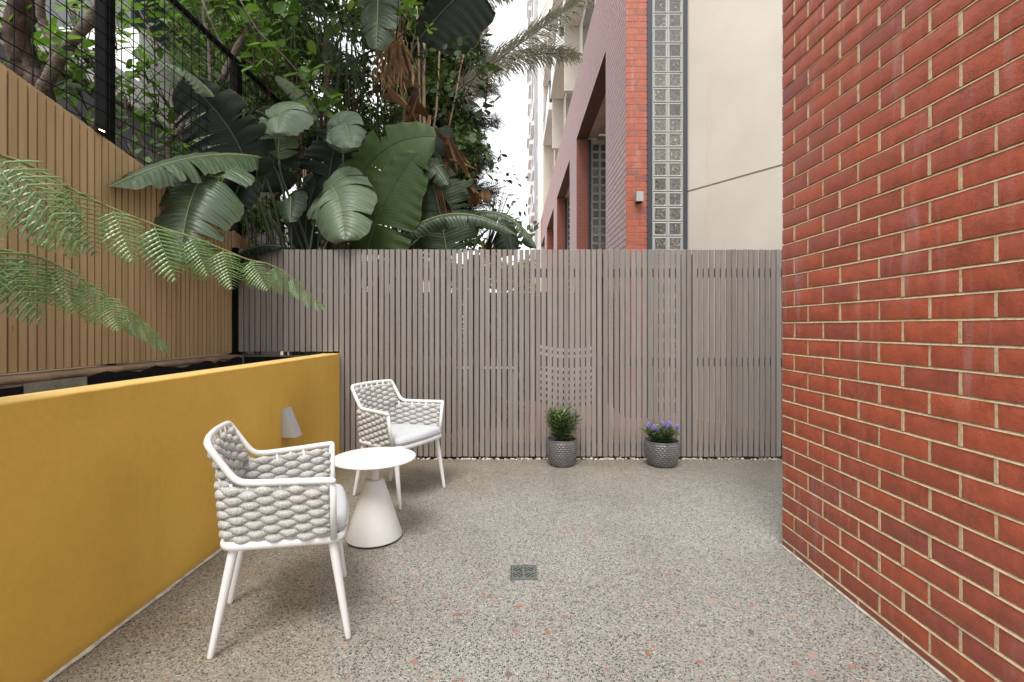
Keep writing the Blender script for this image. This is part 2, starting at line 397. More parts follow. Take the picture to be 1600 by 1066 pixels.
M['petiole'] = simple('dark_petiole', (.045, .06, .03), .5, .3)
M['broad'] = leaf_mat('bright_leaf', [(0, (.035, .075, .016)), (.5, (.065, .130, .026)), (1, (.11, .19, .04))], .5, .30, spec=.3)
M['broad_obj'] = leaf_mat('bright_single_leaf', [(0, (.04, .090, .018)), (.5, (.075, .150, .028)), (1, (.13, .22, .045))], .48, .35, src='obj', spec=.3)
M['broad_dark'] = leaf_mat('dull_leaf', [(0, (.016, .034, .014)), (1, (.045, .075, .030))], .5, .2, src='obj', spec=.25)
M['conifer'] = leaf_mat('conifer_needles', [(0, (.022, .042, .022)), (.6, (.040, .066, .032)), (1, (.07, .095, .045))], .6, .15)
M['hedge'] = leaf_mat('thicket_leaf', [(0, (.022, .046, .014)), (.5, (.055, .100, .024)), (1, (.14, .20, .055))], .55, .28, spec=.3)
M['sunlit'] = leaf_mat('yellow_green_leaf', [(0, (.22, .22, .05)), (1, (.40, .36, .10))], .5, .35)  # sunshine on the bush is put into this bright yellow colour
M['strap'] = leaf_mat('strap_leaf', [(0, (.016, .036, .012)), (1, (.035, .080, .022))], .5, .15, spec=.2)
M['palm_dry'] = leaf_mat('dry_palm_leaflet', [(0, (.10, .09, .06)), (.5, (.16, .14, .09)), (1, (.075, .09, .045))], .7, .1)
M['dead'] = leaf_mat('dead_orange_leaf', [(0, (.13, .070, .034)), (.5, (.24, .135, .066)), (1, (.34, .215, .12))], .8, .15, src='obj')
m_ = leaf_mat('fern_pinnule', [(0, (.070, .160, .030)), (.5, (.120, .220, .062)), (1, (.20, .30, .12))], .32, .10, src='obj', spec=.7); M['fern'] = m_
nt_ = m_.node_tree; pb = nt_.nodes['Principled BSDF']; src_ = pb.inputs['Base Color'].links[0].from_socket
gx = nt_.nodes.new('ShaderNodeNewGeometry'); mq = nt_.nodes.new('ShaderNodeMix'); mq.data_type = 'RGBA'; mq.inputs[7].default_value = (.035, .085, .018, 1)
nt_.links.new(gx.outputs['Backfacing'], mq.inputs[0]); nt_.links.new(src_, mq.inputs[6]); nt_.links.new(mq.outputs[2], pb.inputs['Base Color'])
M['rachis'] = simple('fern_rachis', (.20, .21, .07), .5, .2)
M['fernroot'] = simple('fern_trunk_fibre', (.035, .022, .014), .95, .4, 40, .01, 60)
m = MT('bark', .9, .2); f = m.noise(18, 6, .7, None, (1, 1, .4))
m.col(m.ramp(f, [(.3, (.022, .015, .011)), (.5, (.055, .038, .027)), (.72, (.13, .10, .075))])); m.bump(f, .012, 1); M['bark'] = m.m
m = MT('pale_bark', .85, .2); f = m.noise(24, 6, .7, None, (1, 1, 3))
m.col(m.ramp(f, [(.3, (.050, .040, .032)), (.5, (.115, .092, .075)), (.7, (.21, .18, .15))])); m.bump(f, .008, 1); M['bark_pale'] = m.m
M['cane'] = simple('pale_cane', (.26, .19, .11), .7, .3, 10)
M['shrub'] = leaf_mat('shrub_leaf', [(0, (.035, .065, .018)), (.6, (.065, .11, .03)), (1, (.12, .17, .05))], .35, .2)
M['flower'] = simple('violet_floret', (.25, .20, .52), .6, .3, 60)
M['white_stone'] = simple('white_pebbles', (.50, .45, .38), .6, .4, 30)
M['sheet_white'] = simple('white_board', (.72, .70, .70), .6, .05)
M['stripe_white'] = simple('lilac_white_stripe', (.66, .58, .70), .7, .05)
M['stripe_maroon'] = simple('maroon_stripe', (.10, .015, .04), .7, .1)
em = bpy.data.materials.new('lamp_glow'); em.use_nodes = True; eb = em.node_tree.nodes['Principled BSDF']
eb.inputs['Emission Color'].default_value = (1, .62, .22, 1); eb.inputs['Emission Strength'].default_value = 14; M['glow'] = em

# ================================================================== SETTING
b = MB(); b.box(-60, 60, -30, 120, -.3, -.02); tag(b.build('ground', M['lane']), kind='structure')
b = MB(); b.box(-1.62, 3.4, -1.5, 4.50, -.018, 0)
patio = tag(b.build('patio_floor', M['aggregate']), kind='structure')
b = MB(); b.box(-1.6, 3.6, 4.62, 40, -.018, .004); tag(b.build('lane_paving', M['terracotta']), kind='structure')
# larger stones cast in the floor
pm = []
for i in range(5):
    q = MB(); n = 20; a0 = random.random() * 6; pr = []
    for k in range(n):
        a = 2 * math.pi * k / n; r = 1 + .16 * math.sin(2 * a + a0) + .10 * math.sin(3 * a + 2 * a0) + random.uniform(-.02, .02)
        pr.append((r * math.cos(a), r * math.sin(a) * .72))
    v = [(x, y, -.002) for x, y in pr] + [(x * .94, y * .94, .0006) for x, y in pr]
    q.add(v, [(k, (k + 1) % n, n + (k + 1) % n, n + k) for k in range(n)] + [tuple(range(n, 2 * n))]); me = q.mesh('pebble'); me.materials.append(M['pebble']); pm.append(me)
placed = []
big_px = [(1093, 1034), (948, 1046), (805, 986), (900, 941), (1060, 892), (648, 1034), (490, 908), (463, 907), (484, 941), (810, 948), (838, 951), (796, 949), (922, 918), (1098, 978), (1110, 940),
          (1175, 946), (837, 952), (884, 964), (714, 960), (722, 1062), (710, 1066), (1240, 960), (1275, 975), (1330, 1042), (1246, 1038), (1200, 1042), (1352, 1045), (325, 1033), (1012, 1022), (1020, 1010)]
spots = []
for px, py in big_px:
    Z = F * H / (py - CY); spots.append(((px - CX) * Z / F, Z, random.uniform(.011, .019)))
for i in range(240):
    spots.append((random.uniform(-1.4, 1.42), random.uniform(1.5, 4.2), random.choice((.006, .008, .010, .014)) * random.uniform(.8, 1.2)))
for (x, y, s) in spots:
    if any((x - a) ** 2 + (y - c_) ** 2 < (s + t) ** 2 * 1.3 for a, c_, t in placed) or (abs(x - .047) < .11 and abs(y - 2.397) < .11): continue
    placed.append((x, y, s)); o = link('pebble', random.choice(pm), None, patio, (x, y, random.uniform(0, .0005)), (0, 0, random.uniform(0, 6)))
    o.scale = (s, s, 1)
# cement fillets at the foot of both walls
b = MB()
def fillet(b, x, sx_, y0, y1, wd):
    n = 60; pts = []
    for i in range(n + 1):
        y = y0 + (y1 - y0) * i / n; ww = wd * (1 + .5 * math.sin(i * 1.7) * math.sin(i * .6) + random.uniform(-.2, .2)); pts.append((x + sx_ * ww, y))
    v = [(x, p[1], .012) for p in pts] + [(p[0], p[1], .0035) for p in pts]
    f = [(i, i + 1, n + 2 + i, n + 1 + i) for i in range(n)]; b.add(v, f if sx_ < 0 else [q[::-1] for q in f])
fillet(b, -1.604, 1, .2, 4.4, .010); fillet(b, 1.492, -1, .2, 2.7, .0065)
tag(b.build('cement_fillet', simple('pale_cement', (.42, .38, .31), .8, .35, 25), patio))

# drain
dr = thing('floor_drain', 'small square metal floor drain with slanted slots sunk in the patio', 'drain', (.047, 2.397, 0))
b = MB(); S = .068
for (x0, x1, y0, y1) in ((-S, S, -S, -S + .008), (-S, S, S - .008, S), (-S, -S + .008, -S + .008, S - .008), (S - .008, S, -S + .008, S - .008)): b.box(x0, x1, y0, y1, -.01, .0075)
b.build('frame', M['steel'], dr)
b = MB(); b.box(-.0592, .0592, -.0592, .0592, .0003, .0012); b.build('sump', M['black'], dr)
# grate plate: diagonal bars clipped to the four quadrants
b = MB(); g = .0575
for (x0, x1, y0, y1) in ((-g, g, -g, -g + .007), (-g, g, g - .007, g), (-g, -g + .007, -g + .007, g - .007), (g - .007, g, -g + .007, g - .007), (-.005, .005, -g + .007, g - .007), (-g + .007, -.005, -.004, .004), (.005, g - .007, -.004, .004)):
    b.box(x0, x1, y0, y1, .0015, .0068)
def bar(xa_, xb_, ya_, yb_, sg):
    dv = Vector((1, sg)).normalized(); nv = Vector((-dv.y, dv.x)); c_ = Vector(((xa_ + xb_) / 2, (ya_ + yb_) / 2))
    k = -.034 + .004
    while k < .034:
        o_ = c_ + nv * k; ts = []
        lo, hi = -1, 1
        for ax, (l_, h_) in enumerate(((xa_, xb_), (ya_, yb_))):
            t0, t1 = (l_ - o_[ax]) / dv[ax], (h_ - o_[ax]) / dv[ax]; lo = max(lo, min(t0, t1)); hi = min(hi, max(t0, t1))
        if hi - lo > .004:
            p0, p1_ = o_ + dv * lo, o_ + dv * hi; w_ = nv * .0036
            q = [p0 - w_, p1_ - w_, p1_ + w_, p0 + w_]; b.add([(p.x, p.y, .0064) for p in q] + [(p.x, p.y, .0014) for p in q], [(0, 1, 2, 3), (0, 4, 5, 1), (2, 6, 7, 3)])
        k += .0165
i0, i1 = .005, .0505
bar(-i1, -i0, i0, i1, 1); bar(i0, i1, i0, i1, -1); bar(-i1, -i0, -i1, -i0, -1); bar(i0, i1, -i1, -i0, 1)
b.build('grate', M['steel'], dr)

# ------------------------------------------------------------------ brick wall right
XW = 1.493; YC = 2.695; BH, BL, MO = .076, .230, .010
bw = thing('brick_wall', 'red brick wall with buff mortar rising beside the patio on the right', 'wall')
b = MB(); b.box(XW + .0105, 3.0, -1.2, YC - .009, .0, 4.7)
# struck bed joints: mortar slopes from recessed (top) to nearly flush (bottom)
h0 = 1.25 - 15 * .086
crs = [h0 + .086 * k for k in range(0, 56)]
for z in crs[1:]:
    zt, zb = z + .0005, z - MO - .0005      # joint occupies [z-MO, z] just below the next brick
    n = 40; v = []
    for i in range(n + 1):
        y = -1.0 + (YC - .002 + 1.0) * i / n; j = random.uniform(-.0006, .0006); k = random.uniform(-.0012, .0005)
        v += [(XW + .010, y, zt + .001), (XW + .0088 + j, y, zt - .001), (XW + .0005 + j, y, zb + .0014 + k), (XW + .004, y, zb - .001)]
    f = []
    for i in range(n):
        for k in range(3): f.append((4 * i + k, 4 * i + k + 1, 4 * i + 4 + k + 1, 4 * i + 4 + k))
    b.add(v, [q[::-1] for q in f])
PP = b
bm_full = []
def rough_brick(L, seed, Hh=BH):
    rr = random.Random(seed); q = MB(); ny, nz_ = 10, 4; D = .10; v = []; c_ = .0028
    for j in range(nz_ + 1):
        for i in range(ny + 1):
            y = (i / ny - .5) * L; z = (j / nz_ - .5) * Hh
            e = (i in (0, ny)) or (j in (0, nz_))
            y += rr.uniform(-.0012, .0012) if i not in (0, ny) else rr.uniform(-.0022, .0008) * (1 if i else -1)
            z += rr.uniform(-.0012, .0012) if j not in (0, nz_) else rr.uniform(-.0022, .0006) * (1 if j else -1)
            v.append((c_ * (1 if e else 0) + rr.uniform(-.0003, .0003), y, z))
    f = [(j * (ny + 1) + i, (j + 1) * (ny + 1) + i, (j + 1) * (ny + 1) + i + 1, j * (ny + 1) + i + 1) for j in range(nz_) for i in range(ny)]
    q.add(v, f); n0 = len(q.v)
    rim = [i for i in range(ny + 1)] + [(j) * (ny + 1) + ny for j in range(1, nz_ + 1)] + [nz_ * (ny + 1) + i for i in range(ny - 1, -1, -1)] + [j * (ny + 1) for j in range(nz_ - 1, 0, -1)]
    for k in rim: q.v.append((.02, q.v[k][1], q.v[k][2]))
    m_ = len(rim)
    for k in range(m_): q.f.append((rim[k], rim[(k + 1) % m_], n0 + (k + 1) % m_, n0 + k))
    me = q.mesh('brick', True, 50); me.materials.append(M['brick']); return me
full = [rough_brick(BL, s) for s in range(8)]; half = [rough_brick(.110, 50 + s) for s in range(4)]
far = MB(); nb = 0
for ci, z in enumerate(crs[:-1]):
    zc = z + BH / 2
    y = YC; first = True; off = (ci % 2 == 0)     # course index 14 (h 1.164-1.25) starts with a half brick
    while y > -.9:
        L = .110 if (first and off) else BL
        yj = y - L - MO; rc = XW + random.uniform(.0012, .0034)
        PP.bbox(rc, XW + .012, yj - random.uniform(.0005, .0035), yj + MO + random.uniform(.0005, .0035), zc - BH / 2 - .001, zc + BH / 2 + .0015, .0012)
        yc = y - L / 2
        px = CX + XW * F / max(yc, .05); py = CY - (zc - H) * F / max(yc, .05)
        vis = y > 1.35 and py > -40 and py < 1110 and zc > .0
        if z < 0: pass
        if vis and nb < 300:
            nb += 1; o = link('brick', random.choice(half if L < .2 else full), None, bw, (XW + random.uniform(-.0012, .0014), yc, zc), (random.uniform(-.003, .003), 0, random.uniform(-.005, .005)))
            if random.random() < .5: o.rotation_euler.x += math.pi
        else: far.bbox(XW, XW + .03, yc - L / 2, yc + L / 2, zc - BH / 2, zc + BH / 2, .003)
        y -= L + MO; first = False
PP.build('mortar', M['mortar'], bw)
ob = far.build('far_bricks', M['brick_far'], bw); tag(ob, kind='stuff')

# ------------------------------------------------------------------ yellow wall
yw = thing('yellow_wall', 'mustard yellow rendered garden wall with a paler top, left of the patio', 'wall')
n = 70; b = MB(); v = []; f = []
ys = [-1.2 + (4.452 + 1.2) * i / n for i in range(n + 1)]
jit = [random.uniform(-.0012, .0012) for _ in ys]
for i, y in enumerate(ys): v += [(-1.605, y, 0), (-1.605, y, .974 + jit[i]), (-1.609 + jit[i] * .6, y, .9785 + jit[i] * .5)]
for i in range(n):
    for k in range(2): f.append((3 * i + k, 3 * i + k + 1, 3 * i + 3 + k + 1, 3 * i + 3 + k))
b.add(v, f); b.add([(-1.605, 4.452, 0), (-1.77, 4.452, 0), (-1.77, 4.452, .979), (-1.609, 4.452, .979)], [(0, 1, 2, 3)])
b.add([(-1.775, -1.2, 0), (-1.775, 4.452, 0), (-1.775, 4.452, .976), (-1.775, -1.2, .976)], [(0, 1, 2, 3)])
b.build('render_face', M['yellow'], yw)
b = MB(); v = []; f = []
for i, y in enumerate(ys): v += [(-1.609 + jit[i] * .6, y, .9785 + jit[i] * .5), (-1.66, y, .980 + random.uniform(-.0008, .0008)), (-1.775, y, .976)]
for i in range(n):
    for k in range(2): f.append((3 * i + k, 3 * i + k + 1, 3 * i + 3 + k + 1, 3 * i + 3 + k))
b.add(v, f); b.build('top_face', M['yellow_top'], yw)

# wall light wedge
wl = thing('wall_light', 'small grey wedge shaped light fixed low on the yellow wall', 'wall light', (-1.605, 3.34, .5))
def wz(py, Z): return H - (py - CY) * Z / F - .5
b = MB(); z0, z1 = wz(684, 3.34), wz(640, 3.34); w_ = .10
b.add([(0.001, 0, z0), (0.001, 0, z1), (.018, 0, z1 + .004), (.10, 0, z0), (0.001, w_, z0), (0.001, w_, z1), (.018, w_, z1 + .004), (.10, w_, z0)],
      [(0, 3, 2, 1), (4, 5, 6, 7), (1, 2, 6, 5), (3, 7, 6, 2)])
b.build('housing', M['light_grey'], wl)
b = MB(); b.box(.004, .095, .004, w_ - .004, z0 + .004, z0 + .007); b.build('diffuser', simple('frosted_lens', (.5, .47, .42), .4), wl)

# ------------------------------------------------------------------ planter behind yellow wall
b = MB(); b.box(-2.50, -1.775, -1.2, 4.55, .2, .62); soil = tag(b.build('planter_soil', M['soil']), kind='structure')
rw = thing('retaining_wall', 'low stained concrete retaining wall with black membrane under the tan slats', 'wall')
b = MB(); b.box(-2.70, -2.504, -1.2, 4.75, 0, .955); b.box(-2.503, -1.78, 4.47, 4.58, 0, .955); b.build('concrete_face', M['concrete'], rw)
b = MB(); n = 60; v = []; f = []
for i in range(n + 1):
    y = -1.2 + 5.65 * i / n; j = random.uniform(-.004, .004); v += [(-2.70, y, .972), (-2.515 + j, y, .968 + j * .4), (-2.499 + j, y, .955), (-2.497 + j, y, .935 + 2 * j), (-2.503, y, .932 + 2 * j)]
for i in range(n):
    for k in range(4): f.append((5 * i + k, 5 * i + k + 1, 5 * i + 6 + k, 5 * i + 5 + k))
b.add(v, [q[::-1] for q in f]); b.build('sill', M['sill'], rw, True)
def membrane(y0, y1, top, n=24):
    b = MB(); v = []; f = []
    for i in range(n + 1):
        y = y0 + (y1 - y0) * i / n; z = top + random.uniform(-.012, .012) + .01 * math.sin(i * .9); v += [(-2.494 + random.uniform(-.001, .001), y, .55), (-2.494 + random.uniform(-.002, .002), y, z), (-2.502, y, z + .001)]
    for i in range(n):
        for k in range(2): f.append((3 * i + k, 3 * i + k + 1, 3 * i + 4 + k, 3 * i + 3 + k))
    b.add(v, f); return b.build('membrane', M['membrane'], rw)
membrane(-1.1, 2.46, .915); membrane(2.83, 4.44, .935)
b = MB(); b.box(-2.503, -2.4965, 2.463, 2.828, .55, .931); b.build('concrete_patch', M['conc_green'], rw)
b = MB(); b.box(-2.49, -1.78, 4.462, 4.468, .55, .95); b.build('membrane', M['membrane'], rw)

# ------------------------------------------------------------------ slat fences
YF = 4.46; PITCH = .0517; SW = .0415
sf = thing('slat_fence', 'taupe vertical slat fence closing the far end of the patio', 'fence')
def slat_mesh(hh, mat, wd=SW, th=.019):
    q = MB(); q.bbox(-wd / 2, wd / 2, 0, th, 0, hh, .0022); me = q.mesh('slat'); me.materials.append(mat); return me
s_long = slat_mesh(1.937 - .026, M['slat']); s_short = slat_mesh(1.937 - .995, M['slat'])
x = -2.585 + .065; 
while x < 3.02:
    long = x > -1.60
    if not long and x > -1.62: x += .02; continue
    dz = random.uniform(-.0025, .0025)
    gap = 0
    link('slat', s_long if long else s_short, None, sf, (x, YF + random.uniform(-.0015, .0015), (.026 if long else .995) + dz), (random.uniform(-.0008, .0008), random.uniform(-.0012, .0012), random.uniform(-.012, .012)))
    x += PITCH + random.uniform(-.0012, .0012)
for (z0, z1) in ((1.685, 1.765), (.855, .935)):
    b = MB(); b.box(-2.5, 3.0, YF + .021, YF + .058, z0, z1); b.build('rail', M['rail'], sf)
b = MB(); b.box(-1.58, 3.0, YF + .021, YF + .058, .07, .14); b.build('rail', M['rail'], sf)
for xx in (-1.53, -.35, .80, 1.62, 2.6):
    b = MB(); b.box(xx - .045, xx + .045, YF + .060, YF + .15, -.02, 1.90); b.build('post', M['rail'], sf)
b = MB(); b.box(-2.60, -2.545, YF - .03, YF + .03, .97, 1.95); b.build('corner_post', M['dark_metal'], sf)

tf = thing('tan_slat_fence', 'tan vertical slat fence with a sloping top on the low concrete wall at left', 'fence')
XT = -2.585
def tan_top(y): return 2.552 - .2165 * (y - 2.432)
y = -1.0; k = 0
while y < 5.6:
    t = tan_top(y); t2 = tan_top(y + .0255) ; q = MB(); a, c_ = y - .0215, y + .0215
    zt0, zt1 = tan_top(a), tan_top(c_)
    if y < 1.9: y += .0514; continue
    v = [(-.019, a, .985), (0, a + .001, .985), (0, c_ - .001, .985), (-.019, c_, .985), (-.019, a, zt0), (0, a + .001, zt0), (0, c_ - .001, zt1), (-.019, c_, zt1)]
    v = [(p[0], p[1] - y, p[2]) for p in v]
    q.add(v, [(0, 4, 5, 1)[::-1], (1, 5, 6, 2)[::-1], (2, 6, 7, 3)[::-1], (3, 7, 4, 0)[::-1], (4, 7, 6, 5)[::-1]])
    q.build('slat', M['slat_tan'], tf, loc=(XT + random.uniform(-.0015, .0015), y, 0), rot=(random.uniform(-.0007, .0007), 0, random.uniform(-.02, .02)))
    y += .0514
b = MB(); b.add([(XT - .024, 1.0, .985), (XT - .024, 5.6, .985), (XT - .024, 5.6, tan_top(5.6) - .01), (XT - .024, 1.0, tan_top(1.0) - .01)], [(0, 1, 2, 3)[::-1]])
b.add([(XT - .05, 1.0, .985), (XT - .05, 5.6, .985), (XT - .05, 5.6, tan_top(5.6) - .01), (XT - .05, 1.0, tan_top(1.0) - .01)], [(0, 1, 2, 3)])
b.build('backing_sheet', M['black'], tf)
ll = thing('strip_lamp', 'tiny lit warm lamp clipped to the top of the tan fence', 'lamp', (XT, 3.02, tan_top(3.02)))
b = MB(); b.box(-.035, .02, -.035, .035, .004, .016); b.build('bracket', M['dark_metal'], ll)
b = MB(); b.box(.004, .016, -.016, .016, .017, .024); b.build('lamp_lens', M['glow'], ll)

mf = thing('mesh_fence', 'tall black steel mesh fence with square posts behind the tan slats', 'fence')
XM = -2.68
for yp in (.9, 3.17, 4.66, 6.4, 8.2):
    b = MB(); b.bbox(XM - .04, XM + .04, yp - .04, yp + .04, .5, 3.76 if yp > 3.5 else 5.2, .006); b.build('post', M['dark_metal'], mf)
b = MB(); b.tube([(XM, 3.2, 3.79), (XM, 8.3, 3.79)], .024, 10); b.build('top_rail', M['dark_metal'], mf, True)
for i in range(70):
    yy = 1.95 + i * .1; b = MB(); top = 3.77 if yy > 3.2 else 5.1; b.tube([(XM + .044, yy, tan_top(min(yy, 5.6)) - .3), (XM + .044, yy, top)], .0034, 5); b.build('wire', M['wire'], mf)
zz = 1.5
while zz < 5.1:
    y1 = 8.9 if zz < 3.78 else 3.2
    b = MB(); b.tube([(XM + .050, 1.6, zz), (XM + .050, y1, zz)], .0034, 5); b.build('wire', M['wire'], mf); zz += .1

# white pebbles along the fence foot
b = MB(); tv = []; 
ico = [(0, 0, -1), (.72, -.52, -.45), (-.28, -.85, -.45), (-.89, 0, -.45), (-.28, .85, -.45), (.72, .52, -.45), (.28, -.85, .45), (-.72, -.52, .45), (-.72, .52, .45), (.28, .85, .45), (.89, 0, .45), (0, 0, 1)]
icf = [(0, 1, 2), (1, 0, 5), (0, 2, 3), (0, 3, 4), (0, 4, 5), (1, 5, 10), (2, 1, 6), (3, 2, 7), (4, 3, 8), (5, 4, 9), (1, 10, 6), (2, 6, 7), (3, 7, 8), (4, 8, 9), (5, 9, 10), (6, 10, 11), (7, 6, 11), (8, 7, 11), (9, 8, 11), (10, 9, 11)]
icf = [f[::-1] for f in icf]
mats = []
for i in range(430):
    s = random.uniform(.006, .016); x = random.uniform(-1.58, 2.9)
    yy = YF + abs(random.gauss(0, .035)) - .022
    Mx = Matrix.Translation((x, yy, s * .45)) @ Matrix.Rotation(random.uniform(0, 6), 4, 'Z') @ Matrix.Diagonal((s * 1.25, s, s * .65, 1)); mats.append(np.array(Mx))
tag(scatter('white_pebbles', ico, icf, mats, M['white_stone'], smooth=True), kind='stuff')
b = MB(); b.box(-1.6, 3.4, YF + .012, YF + .16, -.017, .001); tag(b.build('fence_bed', M['soil']), kind='structure')

# ================================================================== CHAIRS
def make_chair(label, loc, rz, dup=None):
    root = thing('armchair', label, 'chair', loc, rz, 'white armchairs by the round table')
    if dup:
        for ch in dup.children:
            c = ch.copy(); COL.objects.link(c); c.parent = root
            for g_ in ch.children:
                e = g_.copy(); COL.objects.link(e); e.parent = c
        return root
    xa, xj, xb = .185, -.150, -.240          # arm front, arm/back junction, top rail
    zr = .400; za = .643; zt = .795
    # arm and top rail tube: one continuous loop
    def side(s):
        return [(xa, s * .306, za), (xa - .012, s * .304, za + .001)]
    pts = []
    L = [(xa - .002, -.308, za - .004), (xa - .02, -.304, za), (.02, -.262, za - .001), (-.11, -.228, za), (-.150, -.218, za + .012), (-.176, -.214, za + .040), (-.226, -.212, zt - .035), (-.242, -.205, zt - .008), (-.250, -.180, zt)]
    L += [(-.262, -.09, zt + .002), (-.265, 0, zt + .003)]
    Rr = [(p[0], -p[1], p[2]) for p in L[:-1]][::-1]
    path = catmull(L + Rr, 5)
    b = MB(); b.tube(path, .0125, 12); b.build('arm_rail', M['white_metal'], root, True)
    # seat ring
    def ringpt(t):  # rounded trapezoid plan
        return t
    corners = [(.215, -.258), (.215, .258), (-.205, .185), (-.205, -.185)]
    rp = []; rc = .055
    for i in range(4):
        p0, p1, p2 = Vector((*corners[i - 1], 0)), Vector((*corners[i], 0)), Vector((*corners[(i + 1) % 4], 0))
        a = p1 + (p0 - p1).normalized() * rc; c_ = p1 + (p2 - p1).normalized() * rc
        rp += bez([a, p1, c_], 6)
    # bulge of the front edge
    dense = []
    for i in range(len(rp)):
        a, c_ = rp[i], rp[(i + 1) % len(rp)]; kk = max(1, int((c_ - a).length / .03))
        for j in range(kk):
            q = a.lerp(c_, j / kk)
            if q.x > .16: q = Vector((q.x + .018 * (1 - (q.y / .26) ** 2), q.y, 0))
            dense.append(q)
    b = MB(); b.tube([(p.x, p.y, zr) for p in dense], [(.017, .013)] * len(dense), 12, closed=True)
    b.build('seat_ring', M['white_metal'], root, True)
    # seat deck below the cushion
    b = MB(); b.add([(p.x * .97, p.y * .97, zr + .008) for p in dense], [tuple(range(len(dense)))]); b.add([(p.x * .97, p.y * .97, zr - .004) for p in dense], [tuple(range(len(dense)))[::-1]])
    b.build('seat_deck', M['white_metal'], root)
    # legs
    for (tx, ty, fx, fy) in ((.180, -.228, .240, -.250), (.180, .228, .240, .250), (-.165, -.165, -.240, -.190), (-.165, .165, -.240, .190)):
        b = MB(); a = Vector((tx, ty, zr - .004)); c_ = Vector((fx, fy, .002)); pp = [a.lerp(c_, t) for t in (0, .04, .3, .6, .9, .985, 1)]
        b.tube(pp, [.0165, .0172, .0165, .0145, .0120, .0112, .0095], 14); b.build('leg', M['white_metal'], root, True)
    # front posts (flat bar)
    for s in (-1, 1):
        b = MB(); p0 = Vector((xa - .004, s * .305, za)); p1 = Vector((xa + .0, s * .262, zr + .005))
        b.tube([p0, p0.lerp(p1, .5), p1], [(.013, .010)] * 3, 10); b.build('front_post', M['white_metal'], root, True)
    # shell surface: arc-length param u from right front post round the back to left front post
    def plan(u, zf):   # zf 0 at seat, 1 at arm height ; returns xy at side panels/back
        base = [(xa - .012, -.262), (0, -.222), (-.150, -.187), (-.190, -.160), (-.207, -.09), (-.210, 0)]
        top = [(xa - .014, -.303), (.02, -.258), (-.150, -.217), (-.205, -.185), (-.226, -.095), (-.230, 0)]
        P = [Vector((a[0] + (c_[0] - a[0]) * zf, a[1] + (c_[1] - a[1]) * zf, 0)) for a, c_ in zip(base, top)]
        P = P + [Vector((p.x, -p.y, 0)) for p in P[:-1]][::-1]
        return P
    def row_path(z, u0=0.0, u1=1.0):
        zf = (z - .415) / (za - .415)
        zfc = min(zf, 1.0); P = plan(0, zfc)
        if zf > 1:   # the back above the arms leans on and sits inside the rail
            t_ = (z - za) / (zt - za); xr = -.168 - .076 * t_; xc = -.230 - .030 * t_
            P = [Vector((xr, -.198, 0)), Vector((xr * .6 + xc * .4, -.165, 0)), Vector((xc + .008, -.09, 0)), Vector((xc, 0, 0))]
            P = P + [Vector((p.x, -p.y, 0)) for p in P[:-1]][::-1]
        c_ = catmull(P, 10); return c_
    NS = 22    # spoke intervals right round
    ztop_side = za - .022; pitch = .0188
    rows = []; z = .426; ri = 0
    while z < zt - .018: rows.append((z, ri)); z += pitch; ri += 1
    for z, ri in rows:
        full_ = z < ztop_side
        path = row_path(z if not (ztop_side <= z < za + .001) else za + .004)
        if not full_: path = row_path(max(z, za + .004))
        # resample by arc length
        ln = [0]
        for i in range(1, len(path)): ln.append(ln[-1] + (path[i] - path[i - 1]).length)
        Ltot = ln[-1]; step = .0062; N = int(Ltot / step); P = []; j = 0
        for i in range(N + 1):
            s_ = Ltot * i / N
            while j < len(ln) - 2 and ln[j + 1] < s_: j += 1
            t = (s_ - ln[j]) / max(1e-6, ln[j + 1] - ln[j]); P.append((path[j].lerp(path[min(j + 1, len(path) - 1)], t), s_ - Ltot / 2))
        sp = .056 if full_ else .056
        sp = .0575
        q, rd = [], []
        uvs = []
        for i, (p, s_) in enumerate(P):
            t = (P[min(i + 1, N)][0] - P[max(i - 1, 0)][0]).normalized(); nrm = Vector((t.y, -t.x, 0))   # outward
            if nrm.dot(Vector((p.x + .0, p.y, 0))) < 0: nrm = -nrm
            ph = math.cos(math.pi * s_ / sp + (ri % 2) * math.pi)
            amp = .0085
            e = min(1, min(i, N - i) / 3.0)
            q.append(Vector((p.x, p.y, z)) + nrm * (amp * ph))
            fat = abs(ph) ** .8
            rd.append(((.0078 + .0098 * fat) * (.55 + .45 * e), (.0085 + .0050 * fat) * (.6 + .4 * e)))
        b = MB(); n_ = 12; n0 = len(b.v); b.tube(q, rd, n_)
        me = b.mesh('woven_rope', True); uvl = me.uv_layers.new(name='UVMap'); m_ = len(q)
        for poly in me.polygons:
            for li in poly.loop_indices:
                vi = me.loops[li].vertex_index; kk = vi % n_; ii = vi // n_
                if len(poly.vertices) == 4 and kk == 0 and any((me.loops[l2].vertex_index % n_) == n_ - 1 for l2 in poly.loop_indices): kk = n_
                uvl.data[li].uv = (ii / m_ * Ltot, kk / n_)
        link('woven_rope', me, M['rope'], root)
    # white spokes, straight rods from ring to rail
    k = -8
    while k <= 8:
        # arc position k*sp measured from the centre of the back
        def at(z, kk):
            path = row_path(z); ln = [0]
            for i in range(1, len(path)): ln.append(ln[-1] + (path[i] - path[i - 1]).length)
            s_ = ln[-1] / 2 + kk * .0575
            if s_ < .01 or s_ > ln[-1] - .01: return None
            for i in range(1, len(path)):
                if ln[i] >= s_: return path[i - 1].lerp(path[i], (s_ - ln[i - 1]) / (ln[i] - ln[i - 1]))
        a = at(.405, k); c_ = at(za - .012, k)
        if a is not None and c_ is not None:
            pts = [Vector((a.x, a.y, .400)), Vector((c_.x, c_.y, za - .004))]
            if abs(k) <= 3:
                e = at(zt - .012, k)
                if e is not None: pts.append(Vector((e.x - .002, e.y, zt)))
            b = MB(); b.tube(pts, .0056, 8); b.build('spoke', M['white_metal'], root, True)
        k += 1
